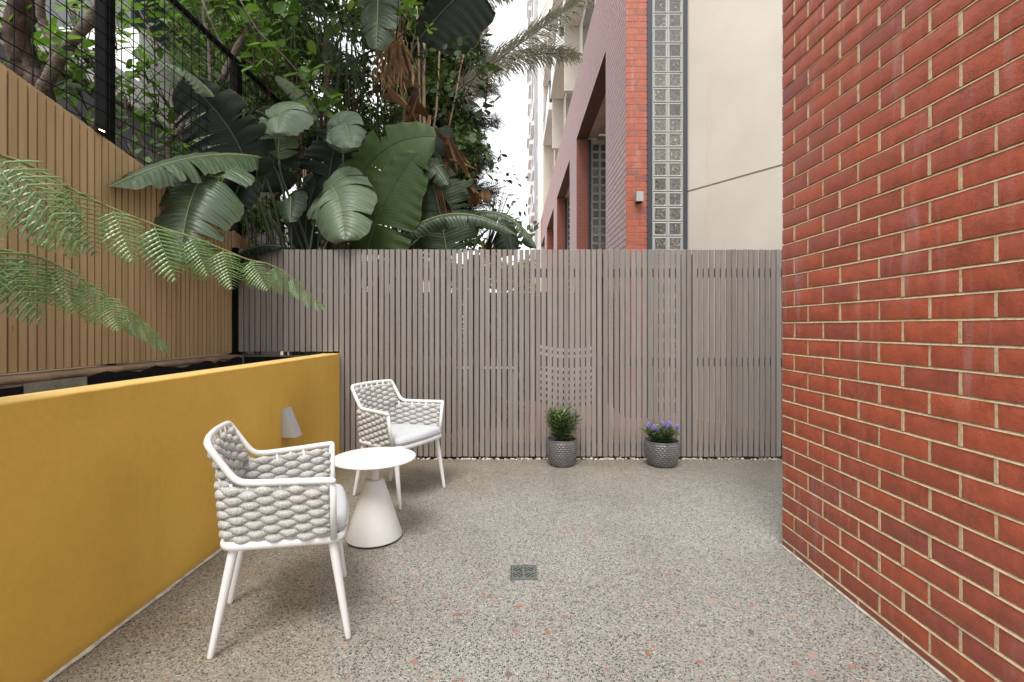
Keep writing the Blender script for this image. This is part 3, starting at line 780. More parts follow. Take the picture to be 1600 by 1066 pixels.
    # cushion
    b = MB(); ctr = Vector((.012, 0, 0)); ol = []
    for p in dense: ol.append(Vector((p.x + .012 if p.x > .1 else p.x + .015, p.y * .965, 0)))
    n_ = len(ol); prof = [(.90, .410), (.965, .413), (.995, .424), (1.0, .437), (.995, .450), (.965, .462), (.90, .470), (.70, .476), (.4, .479), (.12, .480)]
    v = [((q.x - ctr.x) * s_ + ctr.x, q.y * s_, z_ + .004 * (math.sin(7 * q.x + 3 * q.y) * math.sin(9 * q.y)) * (1 if z_ > .44 else 0)) for s_, z_ in prof for q in ol]
    f = [(i * n_ + k, i * n_ + (k + 1) % n_, (i + 1) * n_ + (k + 1) % n_, (i + 1) * n_ + k) for i in range(len(prof) - 1) for k in range(n_)]
    f.append(tuple(range(n_))[::-1]); f.append(tuple((len(prof) - 1) * n_ + k for k in range(n_)))
    b.add(v, f); cu = b.build('seat_cushion', M['cushion'], root, True)
    b = MB(); b.tube([((q.x - ctr.x) * 1.004 + ctr.x, q.y * 1.004, .4375) for q in ol], .0022, 6, closed=True); b.build('piping', M['cushion'], cu, True)
    return root
f1 = Vector((.934, .357)); o1 = Vector((-.7876, 2.106)) - f1 * .185
ch1 = make_chair('nearer white armchair with grey woven rope sides beside the yellow wall', (o1.x, o1.y, 0), math.atan2(f1.y, f1.x))
f2 = Vector((.886, -.463)).normalized(); o2 = Vector((-.692, 3.472)) - f2 * .185
ch2 = make_chair('farther white woven armchair standing behind the round table near the slat fence', (o2.x, o2.y, 0), math.atan2(f2.y, f2.x), ch1)
ch1.name = 'armchair'

# ================================================================== TABLE
tb = thing('side_table', 'low round white side table on a cone shaped base between the two armchairs', 'table', (-.808, 2.80, 0))
b = MB(); b.lathe([(.226, .458), (.2345, .4605), (.2365, .464), (.2345, .4685), (.230, .4695)], 64); b.build('table_top', M['table'], tb, True, 40)
b = MB(); b.lathe([(.151, .012), (.156, .014), (.1575, .020), (.055, .335), (.052, .340), (.046, .342)], 64); b.build('cone_base', M['table'], tb, True, 40)
b = MB(); b.lathe([(.026, .342), (.026, .44), (.06, .444), (.06, .458)], 32); b.build('stem', M['table'], tb, True, 40)
for k in range(4):
    a = math.pi / 4 + k * math.pi / 2; b = MB(); b.lathe([(.010, 0), (.010, .013)], 12, (math.cos(a) * .135, math.sin(a) * .135)); b.build('foot_pad', M['dark_metal'], tb, True, 40)

# ================================================================== POTS
def pot(label, cat, x, y, r, h, rb, bulge):
    t = thing('plant_pot', label, cat, (x, y, 0), 0, 'textured grey pots by the slat fence')
    nu, nv = 192, 72; v = []; f = []
    for j in range(nv + 1):
        tt = j / nv; z = h * tt
        rr = rb + (r - rb) * math.sin(min(1, tt * 1.25) * math.pi / 2) ** .75 + bulge * math.sin(tt * math.pi)
        rr = rr if tt > .04 else rr - .008 * (1 - tt / .04)
        for i in range(nu):
            a = 2 * math.pi * i / nu
            # woven relief: rounded scales set in diagonal rows
            A = 24; Rw = 12; u_ = a / (2 * math.pi) * A; w_ = tt * Rw; row = math.floor(w_); uu = (u_ + .5 * (row % 2)) % 1
            dz = w_ - row; sc_ = max(0, 1 - abs(uu - .5) * 2) ** .6 * math.sin(math.pi * min(1, dz)) ** .6
            env = 1 if .05 < tt < .93 else 0
            rad = rr + env * (.0085 * sc_ * (.35 + .65 * dz))
            v.append((rad * math.cos(a), rad * math.sin(a), z))
    for j in range(nv):
        for i in range(nu): f.append((j * nu + i, j * nu + (i + 1) % nu, (j + 1) * nu + (i + 1) % nu, (j + 1) * nu + i))
    # rim and inside
    n0 = len(v); rt = r
    for (rr, z) in ((rt + .001, h + .003), (rt - .006, h + .004), (rt - .010, h), (rt - .012, h - .05)):
        for i in range(nu): a = 2 * math.pi * i / nu; v.append((rr * math.cos(a), rr * math.sin(a), z))
    base = nv * nu
    for k in range(4):
        lo = base if k == 0 else n0 + (k - 1) * nu; hi = n0 + k * nu
        for i in range(nu): f.append((lo + i, lo + (i + 1) % nu, hi + (i + 1) % nu, hi + i))
    f.append(tuple(range(nu))[::-1])
    b = MB(); b.add(v, f); b.build('pot_body', M['pot'], t, True)
    b = MB(); b.lathe([(r - .0115, h - .035), (.5 * r, h - .028), (.01, h - .026)], 32, capb=False); b.build('potting_soil', M['soil'], t, True)
    return t
p1 = pot('grey textured pot nearer the middle of the fence holding a leafy green shrub', 'plant pot', .425, 4.30, .132, .228, .100, .004)
p2 = pot('wider grey textured pot near the brick wall holding violet flowers', 'plant pot', 1.312, 4.285, .145, .218, .100, .006)
lanc_v = [(0, 0, 0), (-.11, .30, .03), (.11, .30, .03), (0, .32, -.01), (-.10, .65, .01), (.10, .65, .01), (0, .66, -.03), (0, 1, -.08)]
lanc_f = [(0, 3, 1, 1), (0, 2, 3, 3)]
lanc_t = [(0, 3, 1), (0, 2, 3), (1, 3, 6), (1, 6, 4), (3, 2, 5), (3, 5, 6), (4, 6, 7), (6, 5, 7)]
def shrub(t, name, label, cat, x, y, z0, R_, hh, nst, leafL, spread, seed, dense=16):
    rs = np.random.default_rng(seed); th = thing(name, label, cat, (x, y, z0))
    bs = MB(); pos = []; dirs = []; ups = []; sc_ = []; tips = []
    for i in range(nst):
        a = rs.random() * 2 * math.pi; rr = math.sqrt(rs.random()) * R_ * .9
        tip = Vector((math.cos(a) * rr * spread, math.sin(a) * rr * spread, hh * (1 - .30 * (rr / R_) ** 2) * (.72 + .28 * rs.random())))
        p0 = Vector((math.cos(a) * rr * .25, math.sin(a) * rr * .25, -.02)); mid = p0.lerp(tip, .5) + Vector((0, 0, .03))
        pts = bez([p0, mid, tip], 6); bs.tube(pts, [.0022 - .0002 * k for k in range(7)], 5, cap=False); tips.append((pts[-1], (pts[-1] - pts[-2]).normalized()))
        for k in range(dense):
            tt = .18 + .82 * k / (dense - 1); q = pts[0]; j = min(5, int(tt * 6)); q = pts[j].lerp(pts[j + 1], tt * 6 - j)
            al = k * 2.4 + rs.random(); out_ = Vector((math.cos(al), math.sin(al), .25 + .8 * tt * rs.random()))
            pos.append(q); dirs.append(out_); ups.append(Vector((0, 0, 1)) + Vector(rs.normal(0, .3, 3))); sc_.append(leafL * rs.uniform(.6, 1.15))
    bs.build('stem', M['petiole'], th)
    Mx = rot_mats(len(pos), np.array(dirs), np.array(ups), np.array(sc_), np.array(pos))
    o = scatter('foliage', lanc_v, lanc_t, Mx, M['shrub'], th); tag(o, kind='stuff'); return th, tips
shrub(p1, 'green_shrub', 'leafy dark green shrub growing in the grey pot nearer the middle of the fence', 'shrub', .425, 4.30, .20, .165, .325, 40, .074, 1.05, 3, 17)
th, tips = shrub(p2, 'flowering_plant', 'low bushy plant with violet flower spikes in the pot near the brick wall', 'flower', 1.312, 4.285, .19, .175, .165, 60, .052, 1.0, 5, 15)
fl = [(1013, 664), (1026, 672), (1036, 663), (1043, 668), (1058, 667), (1047, 662), (1021, 668)]
for (px, py) in fl:
    p = PT(px, py, 4.20 + random.uniform(-.03, .10)) - Vector((1.312, 4.285, .19)); b = MB(); rr = random.Random(int(px))
    ax = Vector((rr.uniform(-.5, .5), rr.uniform(-.4, .1), 1)).normalized()
    for k in range(34):
        t = k / 34; a = k * 2.4; r_ = .0105 * math.sin(math.pi * (.12 + .85 * t)) + .003
        u = ax.orthogonal().normalized(); w_ = ax.cross(u); c_ = p + ax * (t * .048 - .022) + (u * math.cos(a) + w_ * math.sin(a)) * r_
        s_ = .0052; n0 = len(b.v); b.v += [tuple(c_ + Vector(q) * s_) for q in ico]; b.f += [tuple(i + n0 for i in ff) for ff in icf]
    b.build('flower_spike', M['flower'], th, True)
    b = MB(); b.tube([p - ax * .07, p], .0016, 5); b.build('stem', M['petiole'], th)

# ================================================================== BRICK BUILDING (right, beyond the fence)
XB = 1.505; bays = [6.5, 11.62, 16.9, 22.2, 27.5, 32.8]; PLEN = 1.43; LB, LT = 5.752, 7.214
bb = thing('brick_building', 'red brick colonnade building with tall openings and glass block windows behind the fence', 'building')
b = MB()
for z in bays: b.box(XB + .0035, XB + .275, z + .0035, z + PLEN - .0035, 0, LB + .05)
b.box(XB + .0040, XB + .275, 6.504, 38, LB + .004, LT - .006); b.build('mortar', M['mortar_dark'], bb)
for z in bays:
    b = MB(); b.box(XB + .004, XB + .274, z + .0022, z + .02, 0, LT - .01 if z == 6.5 else LB); b.build('mortar', M['mortar_far'], bb)
# side-face bricks (joined)
def bricks_side(b, y0, y1, z0, z1):
    k = int(round(z0 / .086)); z = k * .086; out_ = []
    while z + .08 < z1 + .01:
        off = 0 if k % 2 else .12; y = y0 - off
        while y < y1 - .02:
            a, c_ = max(y, y0), min(y + .2397, y1)
            if c_ - a > .03: b.append((a, c_, z, min(z + .076, z1)))
            y += .24
        z += .086; k += 1
quads = []
for z in bays: bricks_side(quads, z, z + PLEN, 0, LB)
bricks_side(quads, 6.5, 38, LB + .010, LT)
V = []; 
for (a, c_, z0, z1) in quads:
    j = random.uniform(-.0003, .0003); x0, x1 = XB + j, XB + .012; e = .0004
    V += [(x0, a + e, z0 + e), (x0, c_ - e, z0 + e), (x0, c_ - e, z1 - e), (x0, a + e, z1 - e), (x1, a, z0), (x1, c_, z0), (x1, c_, z1), (x1, a, z1)]
Fq = np.array([(0, 3, 2, 1), (0, 1, 5, 4), (1, 2, 6, 5), (2, 3, 7, 6), (3, 0, 4, 7)])[None] + (np.arange(len(quads)) * 8)[:, None, None]
me = np_mesh('side_bricks', np.array(V), Fq.reshape(-1, 4)); a = me.attributes.new('tint', 'FLOAT', 'POINT')
a.data.foreach_set('value', np.repeat(rng.random(len(quads)), 8).astype(np.float32)); tag(link('side_bricks', me, M['brick_far'], bb), kind='stuff')
# front-face bricks: first pillar one by one, the rest joined
def fmesh(L):
    q = MB(); q.bbox(-L / 2, L / 2, 0, .02, -BH / 2, BH / 2, .003); me = q.mesh('brick'); me.materials.append(M['brick']); return me
fF, fH = fmesh(.165), fmesh(.110); fr = []
for bi, zb in enumerate(bays):
    k = 0; z = .0
    while z + BH < (LT if bi == 0 else LB):
        a = ((XB, .110), (XB + .120, .165)) if k % 2 else ((XB, .165), (XB + .175, .110))
        for (x0, L) in a:
            zc = z + BH / 2; py = CY - (zc - H) * F / zb
            if bi == 0 and -10 < py < 400: link('brick', fF if L > .15 else fH, None, bb, (x0 + L / 2, zb + random.uniform(-.001, .001), zc))
            else: fr.append((x0, x0 + L, z, z + BH, zb))
        z += .086; k += 1
V = []
for (x0, x1, z0, z1, y) in fr: V += [(x0, y, z0), (x1, y, z0), (x1, y, z1), (x0, y, z1), (x0, y + .02, z0), (x1, y + .02, z0), (x1, y + .02, z1), (x0, y + .02, z1)]
Fq = np.array([(0, 1, 2, 3), (0, 4, 5, 1), (1, 5, 6, 2), (2, 6, 7, 3), (3, 7, 4, 0)])[None] + (np.arange(len(fr)) * 8)[:, None, None]
me = np_mesh('pillar_bricks', np.array(V), Fq.reshape(-1, 4)); a = me.attributes.new('tint', 'FLOAT', 'POINT')
a.data.foreach_set('value', np.repeat(rng.random(len(fr)), 8).astype(np.float32)); tag(link('pillar_bricks', me, M['brick_far'], bb), kind='stuff')
# glass block windows
def block_mesh():
    q = MB(); s = .0955; e = .012; i_ = .072
    v = [(-s, 0, -s), (s, 0, -s), (s, 0, s), (-s, 0, s), (-s + e, -.006, -s + e), (s - e, -.006, -s + e), (s - e, -.006, s - e), (-s + e, -.006, s - e),
         (-i_, .004, -i_), (i_, .004, -i_), (i_, .004, i_), (-i_, .004, i_)]
    f = [(0, 1, 5, 4), (1, 2, 6, 5), (2, 3, 7, 6), (3, 0, 4, 7), (4, 5, 9, 8), (5, 6, 10, 9), (6, 7, 11, 10), (7, 4, 8, 11), (8, 9, 10, 11)]
    q.add(v, f); me = q.mesh('glass_block'); me.materials.append(M['block_rim']); me.materials.append(M['block']); me.polygons[8].material_index = 1; return me
gbm = block_mesh()
for bi, zb in enumerate(bays[:4]):
    x0 = XB + .365; zoff = .04; top = LT if bi == 0 else LB - .02
    b = MB(); b.box(XB + .285, XB + .352, zb - .01, zb + .10, 0, top); b.build('window_frame', M['dark_frame'], bb)
    b = MB(); b.box(XB + .775, XB + .825, zb - .01, zb + .10, 0, top); b.build('window_frame', M['dark_frame'], bb)
    b = MB(); b.box(XB + .353, XB + .774, zb + .012, zb + .08, 0, top); b.build('block_grout', M['grout'], bb)
    nrow = int((top - .1) / .2)
    for c_ in range(2):
        for r_ in range(nrow):
            if bi > 1 and r_ < 4: continue
            link('glass_block', gbm, None, bb, (x0 + .099 + c_ * .2, zb + .002, .14 + r_ * .2))
# cream oblique panel right of the first window
b = MB(); P0 = Vector((2.332, 6.53, 0)); dirp = Vector((.646, -1, 0)); P1 = P0 + dirp * 2.0; nrm = Vector((-1, -.646, 0)).normalized(); zj = 3.05
def panel(b, z0, z1): b.add([P0 + Vector((0, 0, z0)), P1 + Vector((0, 0, z0)), P1 + Vector((0, 0, z1)), P0 + Vector((0, 0, z1)),
    P0 - nrm * .02 + Vector((0, 0, z0)), P1 - nrm * .02 + Vector((0, 0, z0)), P1 - nrm * .02 + Vector((0, 0, z1)), P0 - nrm * .02 + Vector((0, 0, z1))], [(0, 1, 2, 3), (3, 2, 6, 7), (1, 0, 4, 5)])
panel(b, 0, zj - .012); b.build('precast_panel', M['cream'], bb)
b = MB(); panel(b, zj + .012, 9.5); b.build('precast_panel', M['cream'], bb)
b = MB(); b.add([P0 - nrm * .005 + Vector((0, 0, zj - .02)), P1 - nrm * .005 + Vector((0, 0, zj - .02)), P1 - nrm * .005 + Vector((0, 0, zj + .02)), P0 - nrm * .005 + Vector((0, 0, zj + .02))], [(0, 1, 2, 3)])
b.build('panel_joint', M['joint'], bb)
# recess behind the colonnade
b = MB()
for i in range(len(bays) - 1):
    y0, y1 = bays[i] + .101, bays[i + 1] - .012
    b.box(XB + .280, 3.4, y0, y1, LB + .11, LB + .2)
b.build('soffit', M['soffit'], bb)
b = MB()
for i in range(len(bays) - 1): b.box(XB + .276, XB + .50, bays[i] + .102, bays[i + 1] - .013, LB + .008, LB + .108)
b.build('lintel_beam', M['soffit'], bb)
b = MB(); b.box(3.0, 3.1, 8.2, 38, 0, LB + .1)
b.build('recess_wall', M['cream'], bb)
for i in range(1, 5):
    b = MB(); b.box(XB + .826, 3.0, bays[i] + .01, bays[i] + .1, 0, LB + .1); b.build('cross_wall', M['cream'], bb)
lt = thing('uplight_box', 'small grey box light on the front of the brick pillar above the fence', 'wall light', ((997 - CX) * 6.5 / F, 6.5, H + (512 - 310) * 6.5 / F))
b = MB(); b.bbox(-.048, .048, -.10, -.002, -.065, .065, .004); b.build('housing', M['light_grey'], lt)
b = MB(); b.box(-.04, .04, -.09, -.01, -.070, -.0655); b.build('lens', M['dark_metal'], lt)

# upper cream building with balconies
ub = thing('balcony_building', 'cream apartment block with glass balconies rising above the brick colonnade', 'building')
XU = 2.0; XO = 1.46
b = MB(); b.box(XU, 3.2, 6.6, 24.5, LT + .006, 16); b.build('wall', M['cream'], ub)
b = MB(); b.box(XO + .05, 3.2, 24.51, 25.2, 7.2, 16); b.build('end_wall', M['cream'], ub)
for (z0, z1, hs) in ((11.2, 14.8, 9.25 + H), (15.8, 19.5, 9.22 + H), (20.4, 24.45, 9.20 + H)):
    for lev in range(2):
        h_ = hs + lev * 3.0
        b = MB(); b.box(XO, XU - .005, z0, z1, h_, h_ + .30); sl_ = b.build('balcony', M['white_wall'], ub)
        b = MB(); b.box(XO + .03, XO + .045, z0 + .05, z1 - .05, h_ + .31, h_ + 1.2); b.box(XO + .05, XU - .01, z0 + .03, z0 + .045, h_ + .31, h_ + 1.2); b.build('glass_rail', M['glass'], sl_)
        b = MB(); b.box(XO + .02, XO + .055, z0 + .02, z1 - .02, h_ + 1.205, h_ + 1.24); b.box(XO + .057, XU - .01, z0 + .02, z0 + .055, h_ + 1.205, h_ + 1.24); b.build('handrail', M['dark_frame'], sl_)
    b = MB(); b.box(XO + .10, XU + .003, z1 + .1, z1 + .25, hs - 1.95, hs + 8); b.build('fin_wall', M['cream'], ub)
for z0 in (12, 16.5, 21.3):
    b = MB(); b.box(XU - .012, XU - .004, z0, z0 + 2.0, 7.9, 10.0); b.build('window', M['glass'], ub)
ft = thing('far_block', 'distant pale tower with stacked windows at the end of the lane', 'building')
b = MB(); b.box(1.35, 5, 27, 44, 0, 38); b.build('wall', M['white_wall'], ft)
rr = random.Random(5)
for lev in range(10):
    for k in range(5):
        z0 = 28 + k * 3.2; h_ = 6 + lev * 2.9
        b = MB(); b.box(1.335, 1.346, z0, z0 + 1.9, h_, h_ + 1.9); wn = b.build('window', M['dark_frame'] if rr.random() < .5 else M['glass'], ft)
        if rr.random() < .7:
            b = MB(); b.box(1.10 + rr.random() * .1, 1.334, z0 - .2, z0 + 2.2, h_ - .5, h_ - .25); b.build('sill', M['sheet_white'], wn)
b = MB(); b.box(1.15, 1.30, 27.3, 27.5, 0, 38); b.build('downpipe', M['light_grey'], ft)

# ================================================================== LEFT BUILDING
lb = thing('grey_white_building', 'white and grey building with dark windows seen through the mesh fence at left', 'building')
XL = -7.0
b = MB(); b.box(XL - 3, XL, 3, 14.5, 0, 5.24); b.build('grey_base', M['grey_wall'], lb)
b = MB(); b.box(XL - 3, XL + .10, 8.9, 14.5, 5.245, 6.75); b.build('white_band', M['white_wall'], lb)
b = MB(); b.box(XL - 1, XL + .10, 3, 8.898, 5.245, 5.75); b.build('white_band', M['white_wall'], lb)
b = MB(); b.box(XL - 3, XL - .05, 8.9, 14.5, 6.755, 14); b.build('upper_wall', M['grey_wall'], lb)
for k in range(3):
    y0 = 9.0 + k * 1.9
    b = MB(); b.box(XL - .048, XL - .03, y0, y0 + 1.62, 6.9, 9.6); wn = b.build('window', M['glass'], lb)
    b = MB(); b.box(XL - .028, XL + .05, y0 + 1.66, y0 + 1.80, 6.76, 9.9); b.build('mullion', M['white_wall'], wn)
for k in range(1):
    y0 = 11.0 + k * 3.4
    b = MB(); b.box(XL + .003, XL + .02, y0, y0 + 2.2, 1.2, 3.6); b.build('window', M['dark_frame'], lb)
gb = thing('garden_building', 'low white wall beyond the mesh fence between the plant stems', 'building')
b = MB(); b.box(-6.2, -1.6, 13.0, 13.3, 0, 3.9); b.build('wall', M['white_wall'], gb)
b = MB(); b.box(-6.1, -1.7, 12.98, 12.996, 2.5, 3.0); b.build('window', M['grey_wall'], gb)

# things in the lane glimpsed between the slats
sb = thing('striped_banner', 'maroon and lilac striped cloth hanging in the lane behind the slat fence', 'banner')
Zb = 5.4; x0, x1 = (838 - CX) * Zb / F, (945 - CX) * Zb / F; za_, zb_ = H - (628 - CY) * Zb / F, H - (538 - CY) * Zb / F
nst = 18
for k in range(nst):
    t0, t1 = zb_ - (zb_ - za_) * k / nst, zb_ - (zb_ - za_) * (k + 1) / nst
    v = []; f = []; m_ = 16
    for i in range(m_ + 1):
        t = i / m_; xx = x0 + (x1 - x0) * t; sk = -.05 * math.sin(t * math.pi); yy = Zb + .015 * math.sin(t * 12); v += [(xx, yy, t0 + sk), (xx, yy, t1 + sk), (xx, yy + .004, t0 + sk), (xx, yy + .004, t1 + sk)]
    for i in range(m_): a = 4 * i; f += [(a, a + 1, a + 5, a + 4), (a + 2, a + 6, a + 7, a + 3)]
    b = MB(); b.add(v, f); b.build('stripe', M['stripe_maroon'] if k % 2 else M['stripe_white'], sb)
df = thing('added_lane_fence', 'dark timber fence added across the lane to darken the slat gaps', 'fence', (0, 8.0, 0))  # added to block the sky and darken what shows between the slats
for k in range(34):
    b = MB(); b.box(-3.4 + k * .142, -3.4 + k * .142 + .136, 0, .02, 0, 1.80 + random.uniform(-.01, .01)); b.build('paling', M['rail'], df)
wb = thing('white_barrier', 'white horizontal board standing in the lane behind the slat fence', 'barrier', (PT(755, 570, 5.6).x, 5.6, 0))
b = MB(); b.box(-.37, .37, 0, .03, .74, .80); b.build('board', M['sheet_white'], wb)
for s in (-.33, .33):
    b = MB(); b.box(s - .02, s + .02, .031, .06, 0, .82); b.build('leg', M['light_grey'], wb)

# ================================================================== PLANTS
def banana_leaf(plant, pts, hw, mat, face=(0, -1, .3), fold=.25, droop=.35, tears=5, seed=0, base_pt=None, hwR=None, twist=0.0):
    rr = random.Random(seed * 31 + 5); n = 34
    path = bez([PT(*p) for p in pts], n); face = Vector(face).normalized(); hwR = hwR or hw
    root = PT(*pts[0])
    V = []; Q = []; UV = []
    for s, W in ((-1, hw), (1, hwR)):
        cuts = sorted(rr.uniform(.08, .92) for _ in range(tears)); cuts = [int(c * n) for c in cuts]
        edges = [0] + sorted(set(c for c in cuts if 1 < c < n - 1)) + [n]
        wav = rr.uniform(0, 6)
        for a, c_ in zip(edges[:-1], edges[1:]):
            dr = rr.uniform(-.22, .30); sh = rr.uniform(.84, 1.05); nc = 7; lag = rr.uniform(-.02, .05)
            base = len(V)
            for i in range(a, c_ + 1):
                t = i / n; T = (path[min(i + 1, n)] - path[max(i - 1, 0)]).normalized()
                fc = (face - T * face.dot(T)).normalized(); S = T.cross(fc).normalized() * s
                w_ = W * (max(0, math.sin(math.pi * min(1, (t * .95 + .05) ** .72))) ** .42) * sh * (1 + .05 * math.sin(t * 17 + wav))
                if t < .08: w_ *= (t / .08) ** .5 * .9 + .1
                end = 0
                if tears and c_ < n and i == c_: end = .009
                if tears and a > 0 and i == a: end = -.009
                for j in range(nc + 1):
                    u = j / nc
                    up = fold * u * (1 - u) * 1.6 - (droop + dr) * u * u
                    frw = T * (w_ * u * (.16 + lag) - end * u * u * 2 * W / .25)
                    rip = .010 * math.sin(t * 60 + wav + u * 3) * u * u + .002 * math.sin(t * 110 + wav) * u
                    V.append(path[i] + S * (w_ * u * math.cos(min(1.2, (droop + dr) * u))) + fc * (up * w_) + fc * rip + frw - Vector((0, 0, 1)) * (w_ * u * u * .12))
                    UV.append((s * u, t))
            m_ = nc + 1
            for i in range(c_ - a):
                for j in range(nc):
                    q = [base + i * m_ + j, base + (i + 1) * m_ + j, base + (i + 1) * m_ + j + 1, base + i * m_ + j + 1]
                    Q.append(q if s > 0 else q[::-1])
    me = np_mesh('leaf', [tuple(v - root) for v in V], Q, True, UV)
    lf = link('leaf', me, mat, plant, root)
    b = MB(); b.tube([p - root + face * .002 for p in path], [.0085 * (1 - .85 * i / n) + .001 for i in range(n + 1)], 6); b.build('midrib', M['midrib'] if mat in (M['banana_pale'], M['banana']) else M['petiole'], lf, True)
    if base_pt is not None:
        g_ = Vector(base_pt); t0 = (path[1] - path[0]).normalized()
        ctrl = path[0] - t0 * .35; ctrl2 = Vector((g_.x * .8 + path[0].x * .2, g_.y * .7 + path[0].y * .3, max(path[0].z - .5, .9)))
        pp = bez([g_, ctrl2, ctrl, path[0]], 16); b = MB(); b.tube([p - root for p in pp], [.022 - .013 * i / 16 for i in range(17)], 8); b.build('petiole', M['petiole'], lf, True)
    return lf
bpA = thing('broad_leaf_plant', 'giant broad leaf plant with drooping torn leaves over the tan fence corner', 'plant', (-2.05, 4.95, 0), 0, 'broad leaf plants behind the fence')
bpB = thing('broad_leaf_plant', 'broad leaf plant with pale hanging leaves above the left half of the slat fence', 'plant', (-1.75, 5.2, 0), 0, 'broad leaf plants behind the fence')
bpC = thing('broad_leaf_plant', 'broad leaf plant with large green leaves in the middle above the slat fence', 'plant', (-1.1, 5.35, 0), 0, 'broad leaf plants behind the fence')
bpD = thing('broad_leaf_plant', 'broad leaf plant with one arching blue green leaf near the white sky gap', 'plant', (-.62, 5.6, 0), 0, 'broad leaf plants behind the fence')
for pl in (bpA, bpB, bpC, bpD): pl.location = (0, 0, 0)
A = (-2.15, 4.95, 0); B = (-1.9, 5.2, 0); C = (-1.25, 5.35, 0); D = (-.75, 5.6, 0)
gl, pa, gr, dk = M['banana'], M['banana_pale'], M['banana_green'], M['banana_dark']
LV = [  # plant, base-ctrl-tip (px,py,depth), half width, material, facing, fold, droop, tears, petiole root, right hw
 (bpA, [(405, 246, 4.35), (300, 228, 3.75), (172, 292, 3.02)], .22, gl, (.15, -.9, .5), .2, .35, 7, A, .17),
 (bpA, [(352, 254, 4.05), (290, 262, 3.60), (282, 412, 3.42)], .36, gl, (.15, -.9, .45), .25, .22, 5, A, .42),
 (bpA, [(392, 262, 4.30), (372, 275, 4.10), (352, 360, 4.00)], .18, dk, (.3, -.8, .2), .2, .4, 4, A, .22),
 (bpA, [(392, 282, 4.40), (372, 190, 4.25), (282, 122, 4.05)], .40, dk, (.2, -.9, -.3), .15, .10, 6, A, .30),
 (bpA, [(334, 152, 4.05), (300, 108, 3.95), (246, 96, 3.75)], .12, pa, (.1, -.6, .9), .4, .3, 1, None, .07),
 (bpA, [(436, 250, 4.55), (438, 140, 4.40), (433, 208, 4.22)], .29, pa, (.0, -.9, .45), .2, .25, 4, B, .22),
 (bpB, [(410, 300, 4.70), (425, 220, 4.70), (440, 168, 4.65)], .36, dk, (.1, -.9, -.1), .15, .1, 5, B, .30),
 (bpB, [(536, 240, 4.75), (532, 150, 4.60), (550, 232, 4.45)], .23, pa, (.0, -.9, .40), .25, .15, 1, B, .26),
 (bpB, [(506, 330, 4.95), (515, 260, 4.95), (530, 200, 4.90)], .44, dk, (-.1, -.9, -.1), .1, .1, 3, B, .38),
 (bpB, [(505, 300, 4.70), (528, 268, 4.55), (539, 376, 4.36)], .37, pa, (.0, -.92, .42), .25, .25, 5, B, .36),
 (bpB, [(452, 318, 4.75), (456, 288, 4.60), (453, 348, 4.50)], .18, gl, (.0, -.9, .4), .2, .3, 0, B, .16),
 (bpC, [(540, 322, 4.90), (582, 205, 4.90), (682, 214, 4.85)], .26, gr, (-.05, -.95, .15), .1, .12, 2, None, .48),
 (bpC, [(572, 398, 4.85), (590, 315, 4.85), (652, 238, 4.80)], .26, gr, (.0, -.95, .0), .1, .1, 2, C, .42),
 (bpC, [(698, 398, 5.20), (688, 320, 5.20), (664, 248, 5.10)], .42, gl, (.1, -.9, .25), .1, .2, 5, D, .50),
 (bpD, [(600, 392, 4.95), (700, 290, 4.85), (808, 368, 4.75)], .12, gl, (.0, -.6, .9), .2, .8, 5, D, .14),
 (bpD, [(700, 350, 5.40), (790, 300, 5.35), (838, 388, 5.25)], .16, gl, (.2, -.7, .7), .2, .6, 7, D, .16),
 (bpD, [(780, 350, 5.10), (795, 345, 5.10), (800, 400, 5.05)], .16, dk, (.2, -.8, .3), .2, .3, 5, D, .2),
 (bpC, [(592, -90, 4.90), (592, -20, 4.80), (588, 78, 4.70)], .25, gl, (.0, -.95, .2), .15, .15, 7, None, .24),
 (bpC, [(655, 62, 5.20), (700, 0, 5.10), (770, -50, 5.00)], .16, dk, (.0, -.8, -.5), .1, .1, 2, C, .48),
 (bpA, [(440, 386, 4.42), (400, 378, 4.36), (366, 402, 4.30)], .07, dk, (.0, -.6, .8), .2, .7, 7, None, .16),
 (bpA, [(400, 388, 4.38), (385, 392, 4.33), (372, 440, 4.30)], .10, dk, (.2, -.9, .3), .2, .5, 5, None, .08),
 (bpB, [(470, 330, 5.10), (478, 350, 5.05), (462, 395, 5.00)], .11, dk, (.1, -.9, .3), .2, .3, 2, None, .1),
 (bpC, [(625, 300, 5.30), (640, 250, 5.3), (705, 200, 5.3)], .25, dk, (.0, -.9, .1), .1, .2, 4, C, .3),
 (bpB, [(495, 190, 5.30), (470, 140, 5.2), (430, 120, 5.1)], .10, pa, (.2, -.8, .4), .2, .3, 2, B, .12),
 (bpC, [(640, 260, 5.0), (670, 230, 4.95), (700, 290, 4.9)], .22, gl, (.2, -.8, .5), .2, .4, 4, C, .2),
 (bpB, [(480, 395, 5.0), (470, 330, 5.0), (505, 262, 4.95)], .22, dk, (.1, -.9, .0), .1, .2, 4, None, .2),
]
for i, (pl, pts, hw, mt, fc, fo, drp, tr, bp, hr) in enumerate(LV):
    banana_leaf(pl, pts, hw, mt, fc, fo, drp, tr, i, bp, hr)
for (pl, x, y, h_) in ((bpA, -2.15, 4.95, 1.5), (bpB, -1.9, 5.2, 1.7), (bpC, -1.25, 5.35, 2.2), (bpD, -.75, 5.6, 1.6)):
    b = MB(); b.tube([(x, y, 0), (x + .02, y, h_ * .5), (x, y, h_)], [.07, .06, .045], 10); b.build('stalk', M['petiole'], pl, True)
